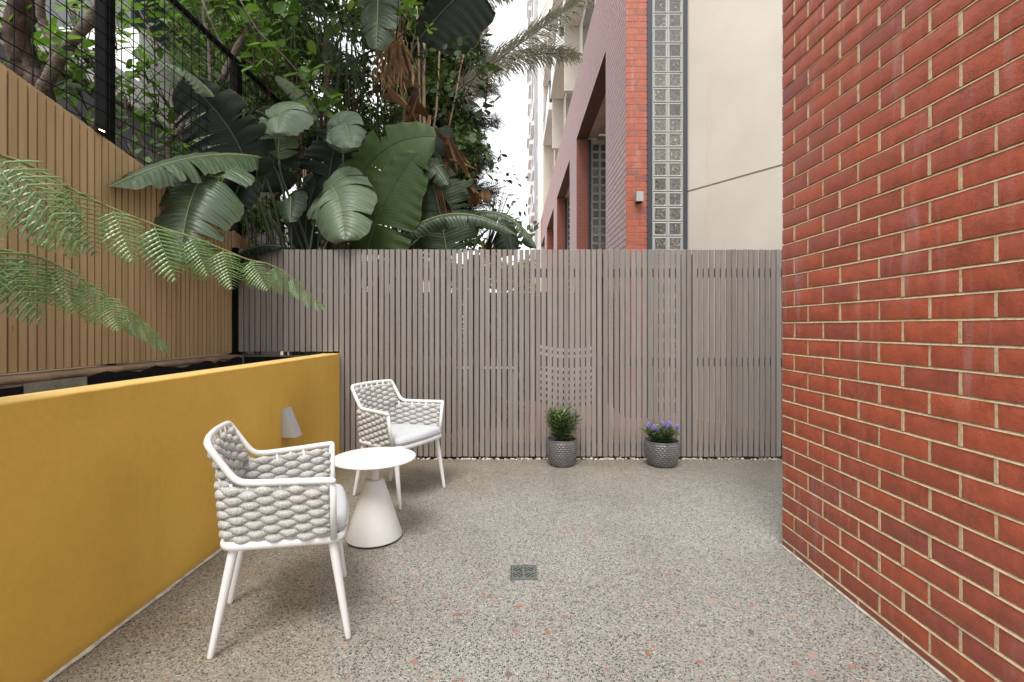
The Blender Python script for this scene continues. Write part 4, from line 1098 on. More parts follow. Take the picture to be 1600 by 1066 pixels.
# thin bare stalks between the leaves
for (pl, a, c_) in ((bpA, (411, 392, 4.7), (388, 300, 4.5)), (bpA, (398, 392, 4.6), (383, 330, 4.5)), (bpB, (453, 392, 4.7), (455, 345, 4.6)), (bpB, (470, 392, 4.7), (492, 335, 4.7)),
                    (bpB, (488, 392, 4.9), (500, 330, 4.9)), (bpB, (500, 392, 5), (512, 350, 5)), (bpB, (435, 392, 4.9), (422, 330, 4.8)), (bpC, (560, 380, 4.9), (680, 350, 4.9))):
    b = MB(); p0, p1_ = PT(*a), PT(*c_); p0.z -= .5; b.tube(bez([p0, p0.lerp(p1_, .5) + Vector((.02, 0, .02)), p1_], 6), [.014, .013, .012, .011, .01, .009, .008], 7); b.build('stalk', M['petiole'], pl, True)
# pale dry canes
cn = thing('dry_cane_clump', 'pale dry upright canes standing between the broad leaves', 'plant', (0, 0, 0))
for (a, c_, r_) in (((480, 395, 5.3), (478, 262, 5.3), .012), ((484, 395, 5.4), (486, 230, 5.4), .014), ((475, 395, 5.2), (474, 265, 5.2), .008), ((662, 300, 5.6), (664, 40, 5.6), .022), ((676, 230, 5.7), (690, 60, 5.8), .014), ((657, 240, 5.8), (652, 10, 5.8), .014), ((700, 200, 5.6), (730, 60, 5.7), .010), ((423, 340, 5.0), (462, 392, 5.0), .005), ((500, 395, 4.6), (528, 352, 4.5), .005)):
    b = MB(); p0, p1_ = PT(*a), PT(*c_); q = [p0.lerp(p1_, i / 6) + Vector((random.uniform(-.012, .012), 0, 0)) for i in range(7)]
    if a[1] > 390: q[0].z -= .4
    b.tube(q, [r_ * (1 - .04 * i) for i in range(7)], 8); b.build('cane', M['cane'], cn, True)
# dead leaves: crumpled folded strips
dl = thing('dead_leaf_cluster', 'hanging bunch of dead orange brown leaves in the middle of the foliage', 'foliage', (0, 0, 0))
def dead_leaf(px, py, Z, ang, L, W, seed, fan=0):
    rr = random.Random(seed); o = PT(px, py, Z); dirv = Vector((math.sin(ang), rr.uniform(-.3, .3), -math.cos(ang))).normalized()
    side_ = dirv.cross(Vector((rr.uniform(-.3, .3), -1, rr.uniform(-.3, .3)))).normalized(); nn = side_.cross(dirv); n = 11; nc = 8; V = []; Q = []; W = W * .8
    zig = [rr.uniform(-.5, .5) for _ in range(nc + 1)]
    for i in range(n + 1):
        t = i / n; w_ = W * (math.sin(math.pi * min(1, t * .85 + .12)) ** .7) * (1 if not fan else t + .1)
        for j in range(nc + 1):
            u = j / nc - .5
            V.append(dirv * (L * t * (1 + .25 * zig[j]) + rr.uniform(-.007, .007)) + side_ * (w_ * u + .25 * W * math.sin(t * 3 + seed)) + nn * (w_ * (.30 * (1 if j % 2 else -1) + zig[j] * .3) + .12 * L * math.sin(t * 4 + seed)))
    for i in range(n):
        for j in range(nc): Q.append([i * (nc + 1) + j, (i + 1) * (nc + 1) + j, (i + 1) * (nc + 1) + j + 1, i * (nc + 1) + j + 1])
    link('dead_leaf', np_mesh('dead_leaf', [tuple(v) for v in V], Q), M['dead'], dl, o)
for i, (px, py, ang, L, W) in enumerate([(640, 152, .9, .28, .12), (655, 150, -.5, .30, .10), (640, 175, .3, .22, .10), (660, 165, -.8, .28, .07), (668, 178, -.2, .30, .06), (652, 195, -.9, .2, .08), (680, 205, .9, .22, .06),
        (702, 215, .15, .42, .10), (704, 218, .45, .46, .07), (698, 215, -.1, .36, .07), (706, 225, .7, .30, .05), (700, 262, -1.0, .20, .08), (690, 268, -.5, .26, .08), (688, 295, .2, .28, .09), (692, 310, .5, .18, .08),
        (735, 292, .1, .20, .14), (745, 300, -.6, .16, .14), (752, 298, .7, .14, .12), (622, 60, .1, .30, .05), (628, 70, .3, .34, .05), (612, 75, -.2, .34, .05), (604, 95, -.4, .28, .05), (636, 90, .2, .25, .04),
        (618, 120, 1.2, .3, .07), (604, 140, .9, .35, .09), (596, 150, 1.3, .25, .08), (470, 340, .0, .34, .05), (630, 100, -.1, .3, .06), (625, 55, -.5, .3, .05), (440, 118, .6, .12, .05), (700, 250, 1.3, .3, .04)]):
    dead_leaf(px, py, 4.95 + .25 * random.random(), ang, L, W, i)
# fibre tuft
mats = []; pos = []; dirs = []
for i in range(420):
    pos.append(PT(615 + rng.normal(0, 13), 85 + rng.normal(0, 26), 5.0 + rng.random() * .3)); dirs.append((rng.normal(.1, .35), rng.normal(0, .3), -1))
strip_v = [(-.022, 0, 0), (.022, 0, 0), (-.026, .5, .02), (.026, .5, .02), (0, 1, -.03)]; strip_f = [(0, 1, 3), (0, 3, 2), (2, 3, 4)]
o = scatter('dead_fibres', strip_v, strip_f, rot_mats(420, np.array(dirs), np.tile((0., -1, .1), (420, 1)), rng.uniform(.08, .2, 420), np.array(pos)), M['dead'], dl); tag(o, kind='stuff')

# broadleaf foliage ---------------------------------------------------------
obv = []; obf = []
prof = [(0, .0), (.12, .10), (.30, .21), (.52, .29), (.72, .27), (.88, .16), (1.0, .0)]
for (y, x) in prof: obv += [(-x, y, -.06 * x - .10 * y * y), (0, y, -.02 - .10 * y * y - .03), (x, y, -.06 * x - .10 * y * y)]
obv = [(x, y, z + (.10 * abs(x))) for x, y, z in obv]
for i in range(len(prof) - 1):
    a = 3 * i; obf += [(a, a + 1, a + 4), (a, a + 4, a + 3), (a + 1, a + 2, a + 5), (a + 1, a + 5, a + 4)]
q = MB(); q.add(obv, [f for f in obf]); leaf_me = []
for mt in ('broad_obj', 'broad_dark'):
    me = q.mesh('leaf', True); me.materials.append(M[mt]); leaf_me.append(me)
ov4 = [(0, 0, 0), (-.26, .45, .02), (0, .45, -.03), (.26, .45, .02), (0, 1, -.08)]; of4 = [(0, 2, 1), (0, 3, 2), (1, 2, 4), (2, 3, 4)]
def twig_cluster(parent, px, py, Z, rx, n, L, mat_i=0, down=.35, seed=0, twigs=5, src=None, single=True, depth=.35):
    """leaves in whorls at twig ends"""
    rr = np.random.default_rng(seed * 7 + int(px) * 13 + int(py)); c_ = PT(px, py, Z); r_ = rx * Z / F; b = MB(); pos = []; dirs = []; ups = []
    s0 = PT(*src) if src else c_ + Vector((rr.uniform(-1, 1) * r_, .2, -r_))
    for k in range(twigs):
        tip = c_ + Vector((rr.uniform(-1, 1) * r_, rr.uniform(-1, 1) * depth, rr.uniform(-1, 1) * r_ * .8)); mid = s0.lerp(tip, .55) + Vector((0, 0, .08 * r_ / .3))
        pp = bez([s0, mid, tip], 7); b.tube(pp, [.006 - .0006 * i for i in range(8)], 5, cap=False); dirt = (pp[-1] - pp[-2]).normalized()
        m_ = max(3, n // twigs)
        for j in range(m_):
            t = 1 - .45 * (j / m_) ** 1.2; i0 = min(6, int(t * 7)); p = pp[i0].lerp(pp[i0 + 1], t * 7 - i0)
            a = j * 2.4 + rr.random(); u = dirt.orthogonal().normalized(); w_ = dirt.cross(u)
            dv = (u * math.cos(a) + w_ * math.sin(a)) * 1.0 + dirt * .6 + Vector((0, 0, -down)); pos.append(p); dirs.append(dv.normalized())
            ups.append(Vector((rr.normal(0, .35), -.35 + rr.normal(0, .3), .9)))
    b.build('twig', M['bark'], parent, True)
    sc_ = rr.uniform(.65, 1.1, len(pos)) * L; Mx = rot_mats(len(pos), np.array(dirs), np.array(ups), sc_, np.array(pos))
    if single:
        for k in range(len(pos)):
            o = link('leaf', leaf_me[mat_i], None, parent); o.matrix_local = Matrix(Mx[k].tolist())
        return len(pos)
    scatter('foliage', obv, obf, Mx, M['broad'], parent, True)['kind'] = 'stuff'; return len(pos)
def blob(cs, per):
    P = []
    for (px, py, Z, rx, rz, n) in cs:
        c_ = PT(px, py, Z); s_ = Z / F; n = int(n * per)
        d_ = rng.normal(0, 1, (n, 3)); d_ /= np.linalg.norm(d_, axis=1, keepdims=True); r_ = rng.random(n) ** .45
        P.append(np.array(c_) + d_ * r_[:, None] * np.array((rx * s_, max(rx, rz) * s_ * .6, rz * s_)))
    return np.concatenate(P)
# tree 1: the thick leaning trunk beyond the mesh at far left
t1 = thing('leaning_tree', 'tree with a thick dark leaning trunk and pale limbs behind the mesh at far left', 'tree')
def limb(parent, pts, rad, mat, name='branch', n=10):
    q = catmull([PT(*p) for p in pts], 5); m_ = len(q); rr = [rad[0] + (rad[1] - rad[0]) * i / (m_ - 1) for i in range(m_)]
    q = [p + Vector((random.uniform(-1, 1), random.uniform(-1, 1), random.uniform(-1, 1))) * rad[0] * .12 for p in q]
    b = MB(); b.tube(q, [r * random.uniform(.93, 1.08) for r in rr], n); return b.build(name, mat, parent, True)
limb(t1, [(90, 330, 3.9), (62, 150, 3.8), (40, 110, 3.75), (28, 60, 3.7), (38, 10, 3.7), (45, -60, 3.7)], (.095, .085), M['bark'], 'trunk')
limb(t1, [(30, 100, 3.7), (28, 50, 3.66), (24, 0, 3.6), (10, -50, 3.6)], (.05, .045), M['bark'])
limb(t1, [(62, 150, 3.78), (78, 118, 3.7), (105, 75, 3.65), (140, 32, 3.6), (170, -10, 3.55), (190, -60, 3.5)], (.048, .034), M['bark_pale'])
limb(t1, [(84, 100, 3.68), (85, 70, 3.66), (68, 40, 3.65), (62, 5, 3.6), (70, -50, 3.6)], (.038, .022), M['bark_pale'])
limb(t1, [(110, -10, 4.3), (118, 40, 4.3), (135, 80, 4.3), (165, 140, 4.3)], (.022, .018), M['bark_pale'])
limb(t1, [(0, 65, 3.9), (30, 88, 3.9)], (.018, .018), M['bark_pale'])
for (px, py, n) in ((8, 15, 6), (20, 50, 5), (60, 75, 8), (75, 60, 8), (100, 55, 6), (108, 62, 5), (130, 25, 6), (115, 10, 6), (150, 85, 8), (155, 60, 7), (95, 110, 7), (120, 100, 8), (140, 110, 7), (125, 130, 7), (85, 90, 6), (150, 120, 6), (160, 160, 6), (140, 165, 6), (55, 100, 5), (175, 30, 5), (50, 60, 5), (8, 40, 5), (140, 5, 5)):
    twig_cluster(t1, px, py, random.uniform(3.8, 4.8), 26, n * 2, .14, 0, seed=n, twigs=4)
# tree 2: multi-stem shrub tree between posts
t2 = thing('slender_tree', 'slender many stemmed tree with light green leaves between the two black fence posts', 'tree')
for pts, rd in (([(270, 330, 4.6), (248, 262, 4.5), (225, 225, 4.5), (200, 190, 4.4), (195, 150, 4.4)], (.022, .012)), ([(262, 330, 4.5), (263, 245, 4.5), (265, 218, 4.5), (285, 196, 4.5), (292, 150, 4.6), (275, 120, 4.6)], (.030, .014)),
                ([(235, 300, 4.4), (215, 250, 4.4), (200, 225, 4.4)], (.018, .010)), ([(330, 140, 4.9), (325, 60, 4.9), (318, 20, 4.9), (330, -30, 4.9)], (.020, .014)), ([(345, 128, 4.9), (365, 85, 4.9), (385, 50, 4.9), (395, 10, 5)], (.035, .03)),
                ([(316, 0, 4.8), (335, 45, 4.8), (352, 80, 4.8)], (.012, .008)), ([(215, 10, 4.8), (240, 60, 4.8), (275, 100, 4.8)], (.008, .006)), ([(375, 0, 4.5), (405, 50, 4.5), (435, 76, 4.5)], (.007, .004)), ([(405, 50, 4.5), (455, 100, 4.5), (480, 135, 4.5)], (.005, .003))):
    limb(t2, pts, rd, M['bark_pale'])
for (px, py, n) in ((215, 20, 6), (235, 35, 6), (255, 20, 7), (205, 60, 5), (222, 85, 6), (205, 130, 6), (230, 125, 7), (245, 150, 8), (215, 160, 7), (235, 175, 7), (265, 165, 5), (255, 215, 6), (240, 205, 6), (300, 205, 5), (280, 230, 5), (208, 215, 5), (320, 20, 8), (290, 30, 6), (275, 12, 6), (345, 15, 7), (250, 130, 6)):
    twig_cluster(t2, px, py, random.uniform(4.4, 5.4), 28, n * 2, .135, 0, seed=n + 3, twigs=4)
# vine with big bright leaves in front of the thicket
t3 = thing('climbing_shrub', 'scrambling shrub with large bright green leaves over the top centre left', 'shrub')
for (px, py, n, L) in ((385, 10, 7, .16), (400, 35, 7, .18), (430, 40, 8, .18), (440, 70, 6, .16), (425, 80, 7, .15), (395, 70, 5, .14), (410, 110, 5, .16), (455, 25, 7, .16), (470, 15, 7, .15), (485, 60, 5, .14), (480, 130, 7, .17), (500, 145, 8, .17), (515, 160, 7, .16), (505, 175, 5, .14), (370, 90, 4, .16), (360, 5, 6, .14), (540, 10, 5, .12), (640, 10, 7, .12), (655, 45, 7, .11), (625, 20, 5, .11), (500, 10, 6, .14)):
    twig_cluster(t3, px, py, random.uniform(4.5, 5.0), 24, int(n * 1.6), L, 0, seed=n + 9, twigs=2, down=.15)
t4 = thing('dull_leaf_shrub', 'shrub with dull green oval leaves against the dark conifer right of centre', 'shrub')
for (px, py, n, L) in ((660, 85, 7, .14), (680, 95, 7, .14), (700, 100, 7, .14), (725, 80, 7, .15), (735, 95, 8, .15), (745, 75, 6, .14), (715, 110, 6, .14), (690, 125, 6, .14), (735, 120, 6, .14), (755, 105, 5, .14), (750, 150, 7, .15), (760, 170, 5, .16), (720, 150, 7, .12), (700, 160, 7, .13), (740, 235, 7, .13), (745, 260, 7, .14), (735, 278, 7, .14), (760, 245, 5, .12), (725, 220, 6, .12), (765, 222, 4, .10),
        (690, 380, 8, .10), (655, 372, 6, .12), (672, 360, 5, .10), (710, 70, 5, .12), (745, 135, 6, .14), (715, 170, 6, .12), (690, 190, 6, .12)):
    twig_cluster(t4, px, py, random.uniform(5.2, 5.8), 20, n, L, 1, seed=n + 17, twigs=2, down=.3)
t5 = thing('twiggy_sapling', 'thin leafy twigs reaching into the white sky gap beside the brick building', 'plant')
for (px, py, n, L, r_) in ((785, 265, 5, .075, 14), (800, 278, 4, .075, 12), (815, 272, 3, .075, 10), (776, 250, 3, .075, 8), (795, 320, 4, .07, 14), (812, 318, 4, .07, 12), (780, 312, 3, .075, 10), (800, 355, 10, .09, 20), (815, 345, 8, .09, 16), (822, 372, 10, .10, 14), (805, 385, 10, .09, 18), (828, 355, 5, .08, 10), (770, 320, 4, .09, 12)):
    twig_cluster(t5, px, py, random.uniform(5.4, 5.8), r_, n, L, 1, seed=n + 31, twigs=3, down=.1, src=(760, 400, 5.8), depth=.1)
b = MB(); b.tube([(PT(760, 400, 5.8).x, 5.8, 0), tuple(PT(760, 400, 5.8))], .012, 7); b.build('stem', M['bark'], t5, True)

# dark conifer(s) and thicket -------------------------------------------------
spr_v = []; spr_f = []       # flat feathery spray: short side needles both sides of a stem
for i in range(7):
    y = i / 7; l = .26 * (1 - y * .75)
    for s in (-1, 1):
        n0 = len(spr_v); spr_v += [(0, y, 0), (s * l, y + .16, -.02), (0, y + .055, 0)]; spr_f.append((n0, n0 + 1, n0 + 2) if s > 0 else (n0, n0 + 2, n0 + 1))
n0 = len(spr_v); spr_v += [(-.02, 0, 0), (.02, 0, 0), (0, 1.1, -.03)]; spr_f.append((n0, n0 + 1, n0 + 2))
cf = thing('dark_conifer', 'tall dark conifer with feathery sprays standing against the white sky', 'tree')
cs = []
for k in range(24):     # layered boughs
    py = -60 + k * 17; wdt = 55 + 24 * math.sin(k * 1.9) + k * 1.0
    for s in range(4): cs.append((692 + (s - 1.5) * wdt * .40 + rng.normal(0, 5), py + abs(s - 1.5) * 10 + rng.normal(0, 5), 7.6 + rng.random(), wdt * .32, 13, 1))
P = blob(cs, 230); ctr = np.array(PT(690, 100, 8)); dirs = P - ctr; dirs[:, 2] = -.15 * np.abs(dirs[:, 0]) + rng.normal(0, .25, len(P)); dirs += rng.normal(0, .35, P.shape)
tag(scatter('foliage', spr_v, spr_f, rot_mats(len(P), dirs, np.tile((0., -.5, 1.), (len(P), 1)) + rng.normal(0, .4, P.shape), rng.uniform(.14, .28, len(P)), P), M['conifer'], cf), kind='stuff')
b = MB(); x_ = PT(690, 0, 8).x; b.tube([(x_, 8, 0), (x_, 8, 4), (x_, 8, 9)], [.16, .13, .05], 10); b.build('trunk', M['bark'], cf, True)
for k in range(26):
    s = 1 if k % 2 else -1; py = -40 + k * 14; p0 = PT(690, py, 8); p1_ = PT(690 + s * random.uniform(45, 85), py + 14, 7.8); b = MB(); b.tube(bez([p0, p0.lerp(p1_, .5) + Vector((0, 0, .05)), p1_], 5), [.022, .02, .016, .012, .008, .004], 6); b.build('branch', M['bark'], cf, True)
# conifer curtain seen through mesh
cf2 = thing('feathery_cypress', 'feathery green cypress in front of the grey building behind the mesh fence', 'tree')
cs = [(350 + rng.normal(0, 34), 60 + rng.normal(0, 60), 8.5 + rng.random() * 2, 26, 34, 1) for _ in range(60)] + [(430 + rng.normal(0, 40), 160 + rng.normal(0, 90), 8.5 + rng.random() * 2, 30, 30, 1) for _ in range(26)]
P = blob(cs, 190); dirs = rng.normal(0, .6, P.shape); dirs[:, 2] -= .5
tag(scatter('foliage', spr_v, spr_f, rot_mats(len(P), dirs, np.tile((0., -.8, .6), (len(P), 1)) + rng.normal(0, .4, P.shape), rng.uniform(.16, .32, len(P)), P), M['hedge'], cf2), kind='stuff')
b = MB(); x_ = PT(370, 0, 9.5).x; b.tube([(x_, 9.5, 0), (x_ + .1, 9.5, 3), (x_, 9.5, 8)], [.16, .12, .05], 10); b.build('trunk', M['bark'], cf2, True)
# dense thicket behind everything
th_ = thing('leafy_thicket', 'dense dark green tree mass filling the space behind the broad leaves', 'tree')
cs = []
for k in range(190):
    px = rng.uniform(330, 735); py = rng.uniform(-40, 400)
    if 410 < px < 480 and 235 < py < 320 and rng.random() < .8: continue
    
    cs.append((px, py, rng.uniform(6.0, 7.6), rng.uniform(20, 36), rng.uniform(16, 30), 1))
for k in range(60): cs.append((rng.uniform(440, 660), rng.uniform(-10, 270), rng.uniform(7.4, 8.4), rng.uniform(24, 34), rng.uniform(20, 30), 1))
P = blob(cs, 190); dirs = rng.normal(0, .7, P.shape); dirs[:, 2] -= .3
tag(scatter('foliage', ov4, of4, rot_mats(len(P), dirs, np.tile((0., -.4, .9), (len(P), 1)) + rng.normal(0, .5, P.shape), rng.uniform(.05, .12, len(P)), P), M['hedge'], th_), kind='stuff')
for k in range(26):
    px = rng.uniform(370, 640); p0 = PT(px, 420, rng.uniform(6, 7)); p0.z = 0; p1_ = PT(px + rng.uniform(-60, 50), rng.uniform(-60, 200), p0.y - .3); b = MB()
    q = bez([p0, p0.lerp(p1_, .5) + Vector((rng.normal(0, .25), 0, .1)), p1_], 9); b.tube(q, [.03 - .0024 * i for i in range(10)], 7); b.build('branch', M['bark'], th_, True)
for (pts, rd) in (([(420, 320, 5.6), (455, 280, 5.6), (475, 255, 5.6), (485, 240, 5.6)], (.03, .025)), ([(520, 125, 5.4), (560, 90, 5.4), (600, 72, 5.4)], (.014, .008)), ([(470, 130, 5.3), (520, 118, 5.3), (580, 120, 5.3), (610, 135, 5.3)], (.012, .009)), ([(500, 230, 5.5), (540, 170, 5.5), (600, 135, 5.5)], (.012, .008)), ([(385, 95, 5.4), (430, 120, 5.4), (480, 115, 5.4)], (.012, .008))):
    limb(th_, pts, rd, M['bark'])
cs = []  # unseen foliage above the view, added to shade the fence corner
for k in range(50): cs.append((rng.uniform(250, 640), rng.uniform(-420, -30), rng.uniform(4.6, 6.6), 55, 36, 1))
for k in range(18): cs.append((rng.uniform(280, 560), rng.uniform(-620, -90), rng.uniform(3.3, 4.5), 70, 40, 1))
P = blob(cs, 110); P = P[(P[:, 1] > 2.9)]; dirs = rng.normal(0, .7, P.shape); dirs[:, 2] -= .3
tag(scatter('unseen_shade_canopy', ov4, of4, rot_mats(len(P), dirs, np.tile((0., -.2, 1.), (len(P), 1)) + rng.normal(0, .4, P.shape), rng.uniform(.08, .15, len(P)), P), M['broad'], th_), kind='stuff')
lb_ = thing('sunlit_bush', 'yellow green sunlit bush in the lane seen over and through the fence', 'shrub')
cs = [(rng.uniform(700, 838), rng.uniform(408, 452), 7.3, 20, 16, 1) for _ in range(34)] + [(765 + rng.normal(0, 12), 392 + rng.normal(0, 8), 7.3, 12, 14, 1) for _ in range(5)]
P = blob(cs, 120); tag(scatter('foliage', ov4, of4, rot_mats(len(P), rng.normal(0, 1, P.shape), np.tile((0., -.4, .9), (len(P), 1)), rng.uniform(.05, .10, len(P)), P), M['sunlit'], lb_), kind='stuff')
b = MB(); b.tube([(PT(770, 400, 7.3).x, 7.3, 0), (PT(770, 400, 7.3).x, 7.3, 2.2)], [.04, .02], 8); b.build('trunk', M['bark'], lb_, True)
hd = thing('dark_hedge', 'low dark hedge behind the left half of the slat fence', 'hedge')
P = np.stack([rng.uniform(-2.4, .1, 5200), rng.uniform(5.7, 6.3, 5200), rng.uniform(0, 1.6, 5200)], 1)
tag(scatter('foliage', ov4, of4, rot_mats(len(P), rng.normal(0, 1, P.shape), np.tile((0., -.4, .9), (len(P), 1)), rng.uniform(.06, .12, len(P)), P), M['conifer'], hd), kind='stuff')

# strap leaves (dracaena / palm heart) top centre
sp_ = thing('strap_leaf_palm', 'palm with dark narrow strap leaves hanging at top centre left', 'palm')
def strap(parent, p0, d_, L, W, mat, sag=.5, name='strap_leaf'):
    n = 8; V = []; Q = []; p = Vector(p0); d_ = Vector(d_).normalized(); st = L / n; sd = d_.cross(Vector((0, -1, .2))).normalized()
    for i in range(n + 1):
        t = i / n; w_ = W * math.sin(math.pi * min(.98, t * .8 + .18)) ; V += [p - sd * w_, p + Vector((0, .3, 0)) * w_, p + sd * w_]; d_ = (d_ + Vector((0, 0, -sag / n * 2))).normalized(); p = p + d_ * st
    for i in range(n):
        a = 3 * i; Q += [[a, a + 3, a + 4, a + 1], [a + 1, a + 4, a + 5, a + 2]]
    return link(name, np_mesh(name, [tuple(v - Vector(p0)) for v in V], Q, True), mat, parent, p0)
for (cx_, cy_, n_, Zc) in ((485, 20, 20, 5.2), (535, 60, 22, 5.1), (540, 100, 14, 5.2)):
    for k in range(n_):
        a = random.uniform(-1.3, 1.3); strap(sp_, PT(cx_ + random.uniform(-8, 8), cy_ - 20 + random.uniform(-15, 15), Zc + random.uniform(-.2, .2)), (math.sin(a), random.uniform(-.5, .3), random.uniform(-.9, .6)), random.uniform(.4, .8), random.uniform(.008, .016), M['strap'], random.uniform(.5, 1.6))
b = MB(); b.tube([(PT(510, 0, 5.5).x, 5.5, 0), (PT(512, 0, 5.4).x, 5.4, 2.5), tuple(PT(510, 40, 5.3))], [.05, .045, .035], 8); b.build('trunk', M['bark'], sp_, True)

# dry palm fronds against the sky
pf = thing('dry_palm', 'palm whose dry feathery fronds arch across the white sky towards the building', 'palm')
def palm_frond(pts, L, dens=64, dz=-.5, seed=0, both=1.0):
    rr = random.Random(seed); path = bez([PT(*p) for p in pts], dens); root = path[0]; b = MB(); b.tube([p - root for p in path], [.014 * (1 - .8 * i / dens) + .002 for i in range(dens + 1)], 7)
    fr_ = b.build('frond', M['palm_dry'], pf, True, loc=root); V = []; Q = []
    for i in range(3, dens + 1):
        t = i / dens; T = (path[min(i + 1, dens)] - path[i - 1]).normalized(); l0 = L * (math.sin(math.pi * (.18 + .78 * t)) ** .6)
        for s in (-1, 1):
            for rep in range(3):
                up = Vector((0, rr.uniform(-.5, .5), 1)) * s; dv = (T * rr.uniform(.5, 1.0) + up * rr.uniform(.45, 1.0)).normalized(); l = l0 * rr.uniform(.5, 1.05) * (both if s > 0 else 1)
                p = path[i] - root + T * rr.uniform(-.01, .01); n0 = len(V); w_ = .0055; sd = dv.cross(Vector((0, 1, 0))).normalized() * w_
                p1_ = p + dv * l * .5; d2 = (dv + Vector((0, 0, dz * rr.uniform(.4, 1.4)))).normalized(); p2_ = p1_ + d2 * l * .5
                V += [p - sd * .6, p + sd * .6, p1_ + sd, p1_ - sd, p2_ + sd * .2, p2_ - sd * .2]; Q += [[n0, n0 + 1, n0 + 2, n0 + 3], [n0 + 3, n0 + 2, n0 + 4, n0 + 5]]
    o = link('leaflets', np_mesh('leaflets', [tuple(v) for v in V], Q), M['palm_dry'], fr_); tag(o, kind='stuff'); a = o.data.attributes.new('tint', 'FLOAT', 'POINT'); a.data.foreach_set('value', np.repeat(rng.random(len(V) // 6), 6).astype(np.float32))
palm_frond([(700, 152, 6.3), (800, 75, 6.3), (920, -8, 6.2)], .44, 100, -.5, 1)
palm_frond([(745, 118, 6.5), (830, 70, 6.5), (905, 88, 6.5)], .34, 70, -.9, 2)
palm_frond([(700, 20, 6.5), (760, -20, 6.5), (800, -5, 6.5)], .30, 50, -.9, 3)
palm_frond([(700, -20, 6.6), (730, 10, 6.6), (760, 50, 6.6)], .25, 40, -.9, 4)
b = MB(); px_ = PT(640, 0, 6.6).x; b.tube([(px_, 6.6, 0), (px_ + .05, 6.6, 3), (px_ + .1, 6.6, 5.6)], [.10, .085, .08], 10); b.build('trunk', M['bark'], pf, True)

# ================================================================== TREE FERN
tfn = thing('tree_fern', 'tree fern whose long feathery fronds reach in from the left over the yellow wall', 'fern', (0, 0, 0))
def pinna_mesh(seed, npair=13):
    rr = random.Random(seed); V = []; Q = []
    for i in range(npair):
        t = (i + .5) / npair; y0 = .04 + .93 * t; l = .43 * (math.sin(math.pi * min(1, .30 + .68 * t)) ** .8) * (1 - .15 * t) * rr.uniform(.92, 1.05); z0 = -.10 * y0 * y0
        for s in (-1, 1):
            n0 = len(V); m_ = 9; ang = .30 + .25 * t; dx, dy = math.cos(ang) * s, math.sin(ang); nx, ny = -dy, dx * s * s
            tilt = rr.uniform(-.18, .10)
            for k in range(m_ + 1):
                u = k / m_; w_ = .021 * (math.sin(math.pi * min(1, .2 + .78 * u)) ** .7) * (1.0 if k % 2 else .55)
                cx_, cy_ = dx * l * u, y0 + dy * l * u + .02 * u * u; zz_ = z0 - .22 * l * u * u + tilt * l * u
                V += [(cx_ - (-dy) * w_, cy_ - dx * w_ * s * s if False else cy_ - abs(dx) * w_, zz_ - .006), (cx_, cy_, zz_), (cx_ + (-dy) * w_, cy_ + abs(dx) * w_, zz_ - .006)]
            for k in range(m_):
                a = n0 + 3 * k
                for q in ([a, a + 3, a + 4, a + 1], [a + 1, a + 4, a + 5, a + 2]): Q.append(q if s > 0 else q[::-1])
    # tip + costa
    n0 = len(V); V += [(-.007, 0, .002), (.007, 0, .002), (.002, 1, -.10), (-.002, 1, -.10)]; Q.append([n0, n0 + 1, n0 + 2, n0 + 3])
    me = np_mesh('pinna', V, Q); me.materials.append(M['fern']); return me
pinn = [pinna_mesh(s) for s in range(4)]
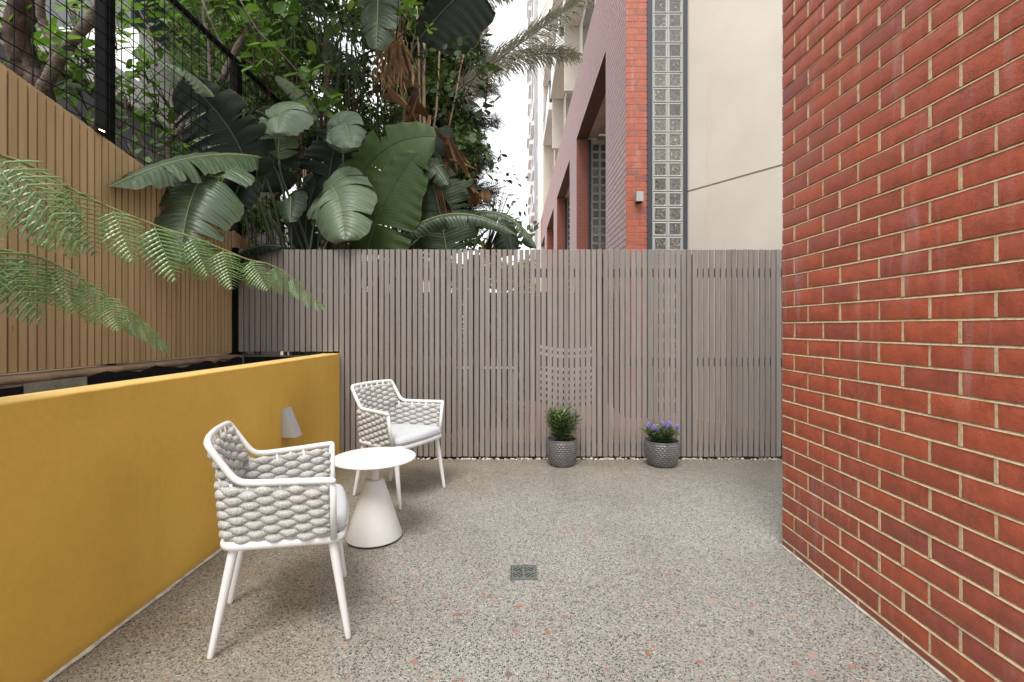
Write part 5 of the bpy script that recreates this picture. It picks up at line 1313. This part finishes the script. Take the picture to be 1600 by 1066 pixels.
def frond(pts, n, L0, seed, vis=True):
    rr = random.Random(seed); path = catmull(pts, 10); ln = [0]
    for i in range(1, len(path)): ln.append(ln[-1] + (path[i] - path[i - 1]).length)
    root = path[0]; b = MB(); m_ = len(path); b.tube([p - root for p in path], [.0055 * (1 - .85 * i / (m_ - 1)) + .0008 for i in range(m_)], 8)
    fr_ = b.build('frond', M['rachis'], tfn, True, loc=root)
    for k in range(n):
        t = .02 + .97 * (1 - (1 - k / (n - 1)) ** 1.45); s_ = ln[-1] * t; i = 1
        while i < len(ln) - 1 and ln[i] < s_: i += 1
        p = path[i - 1].lerp(path[i], (s_ - ln[i - 1]) / max(1e-6, ln[i] - ln[i - 1])); T = (path[i] - path[i - 1]).normalized()
        L = L0 * (1 - t) ** .62 * (.9 if t > .1 else .85) + .018
        side = T.cross(Vector((0, 0, 1))).normalized()
        for s in (-1, 1):
            lat = side * s
            d_ = (lat * (.46 + rr.uniform(-.22, .22)) + T * (.30 + rr.uniform(-.2, .2)) + Vector((0, 0, -.95 + rr.uniform(-.12, .12)))).normalized()
            up = (Vector((0, 0, 1)) * .45 + lat * .45 + T * .1 + Vector((.45, -.85, 0)))
            x = d_.cross(up).normalized(); z = x.cross(d_); l = L * rr.uniform(.88, 1.1)
            Mx = Matrix.Identity(4)
            for r_ in range(3): Mx[r_][0] = x[r_] * l; Mx[r_][1] = d_[r_] * l; Mx[r_][2] = z[r_] * l; Mx[r_][3] = (p - root)[r_]
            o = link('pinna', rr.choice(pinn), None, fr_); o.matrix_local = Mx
crown = Vector((-2.05, .95, 1.85))
def W(*a): return PT(*a)
frond([crown, W(-60, 225, 1.35), W(0, 243, 1.50), W(45, 258, 1.58), W(105, 292, 1.70), W(166, 322, 1.80), W(250, 355, 1.95), W(298, 370, 2.02), W(354, 392, 2.12), W(389, 406, 2.18), W(423, 414, 2.24), W(456, 434, 2.30), W(488, 464, 2.36), W(508, 479, 2.40)], 17, .43, 1)
frond([crown, W(-80, 360, 1.30), W(0, 390, 1.48), W(60, 402, 1.56), W(110, 425, 1.62), W(150, 452, 1.68), W(190, 478, 1.74), W(225, 505, 1.80), W(262, 542, 1.86)], 18, .38, 2)
frond([crown, crown + Vector((-.2, -.3, .2)), crown + Vector((-.3, -.8, -.1)), crown + Vector((-.35, -1.1, -.5))], 14, .3, 3)
b = MB(); b.tube([(-2.1, .95, .62), (-2.1, .94, 1.2), (crown.x, crown.y, crown.z)], [.09, .08, .06], 12); b.build('trunk', M['fernroot'], tfn, True)

print('objects', len(bpy.data.objects), 'tris', sum(len(o.data.loop_triangles) or sum(len(p.vertices) - 2 for p in o.data.polygons) for o in bpy.data.objects if o.type == 'MESH' and len(o.data.polygons) > 5000))
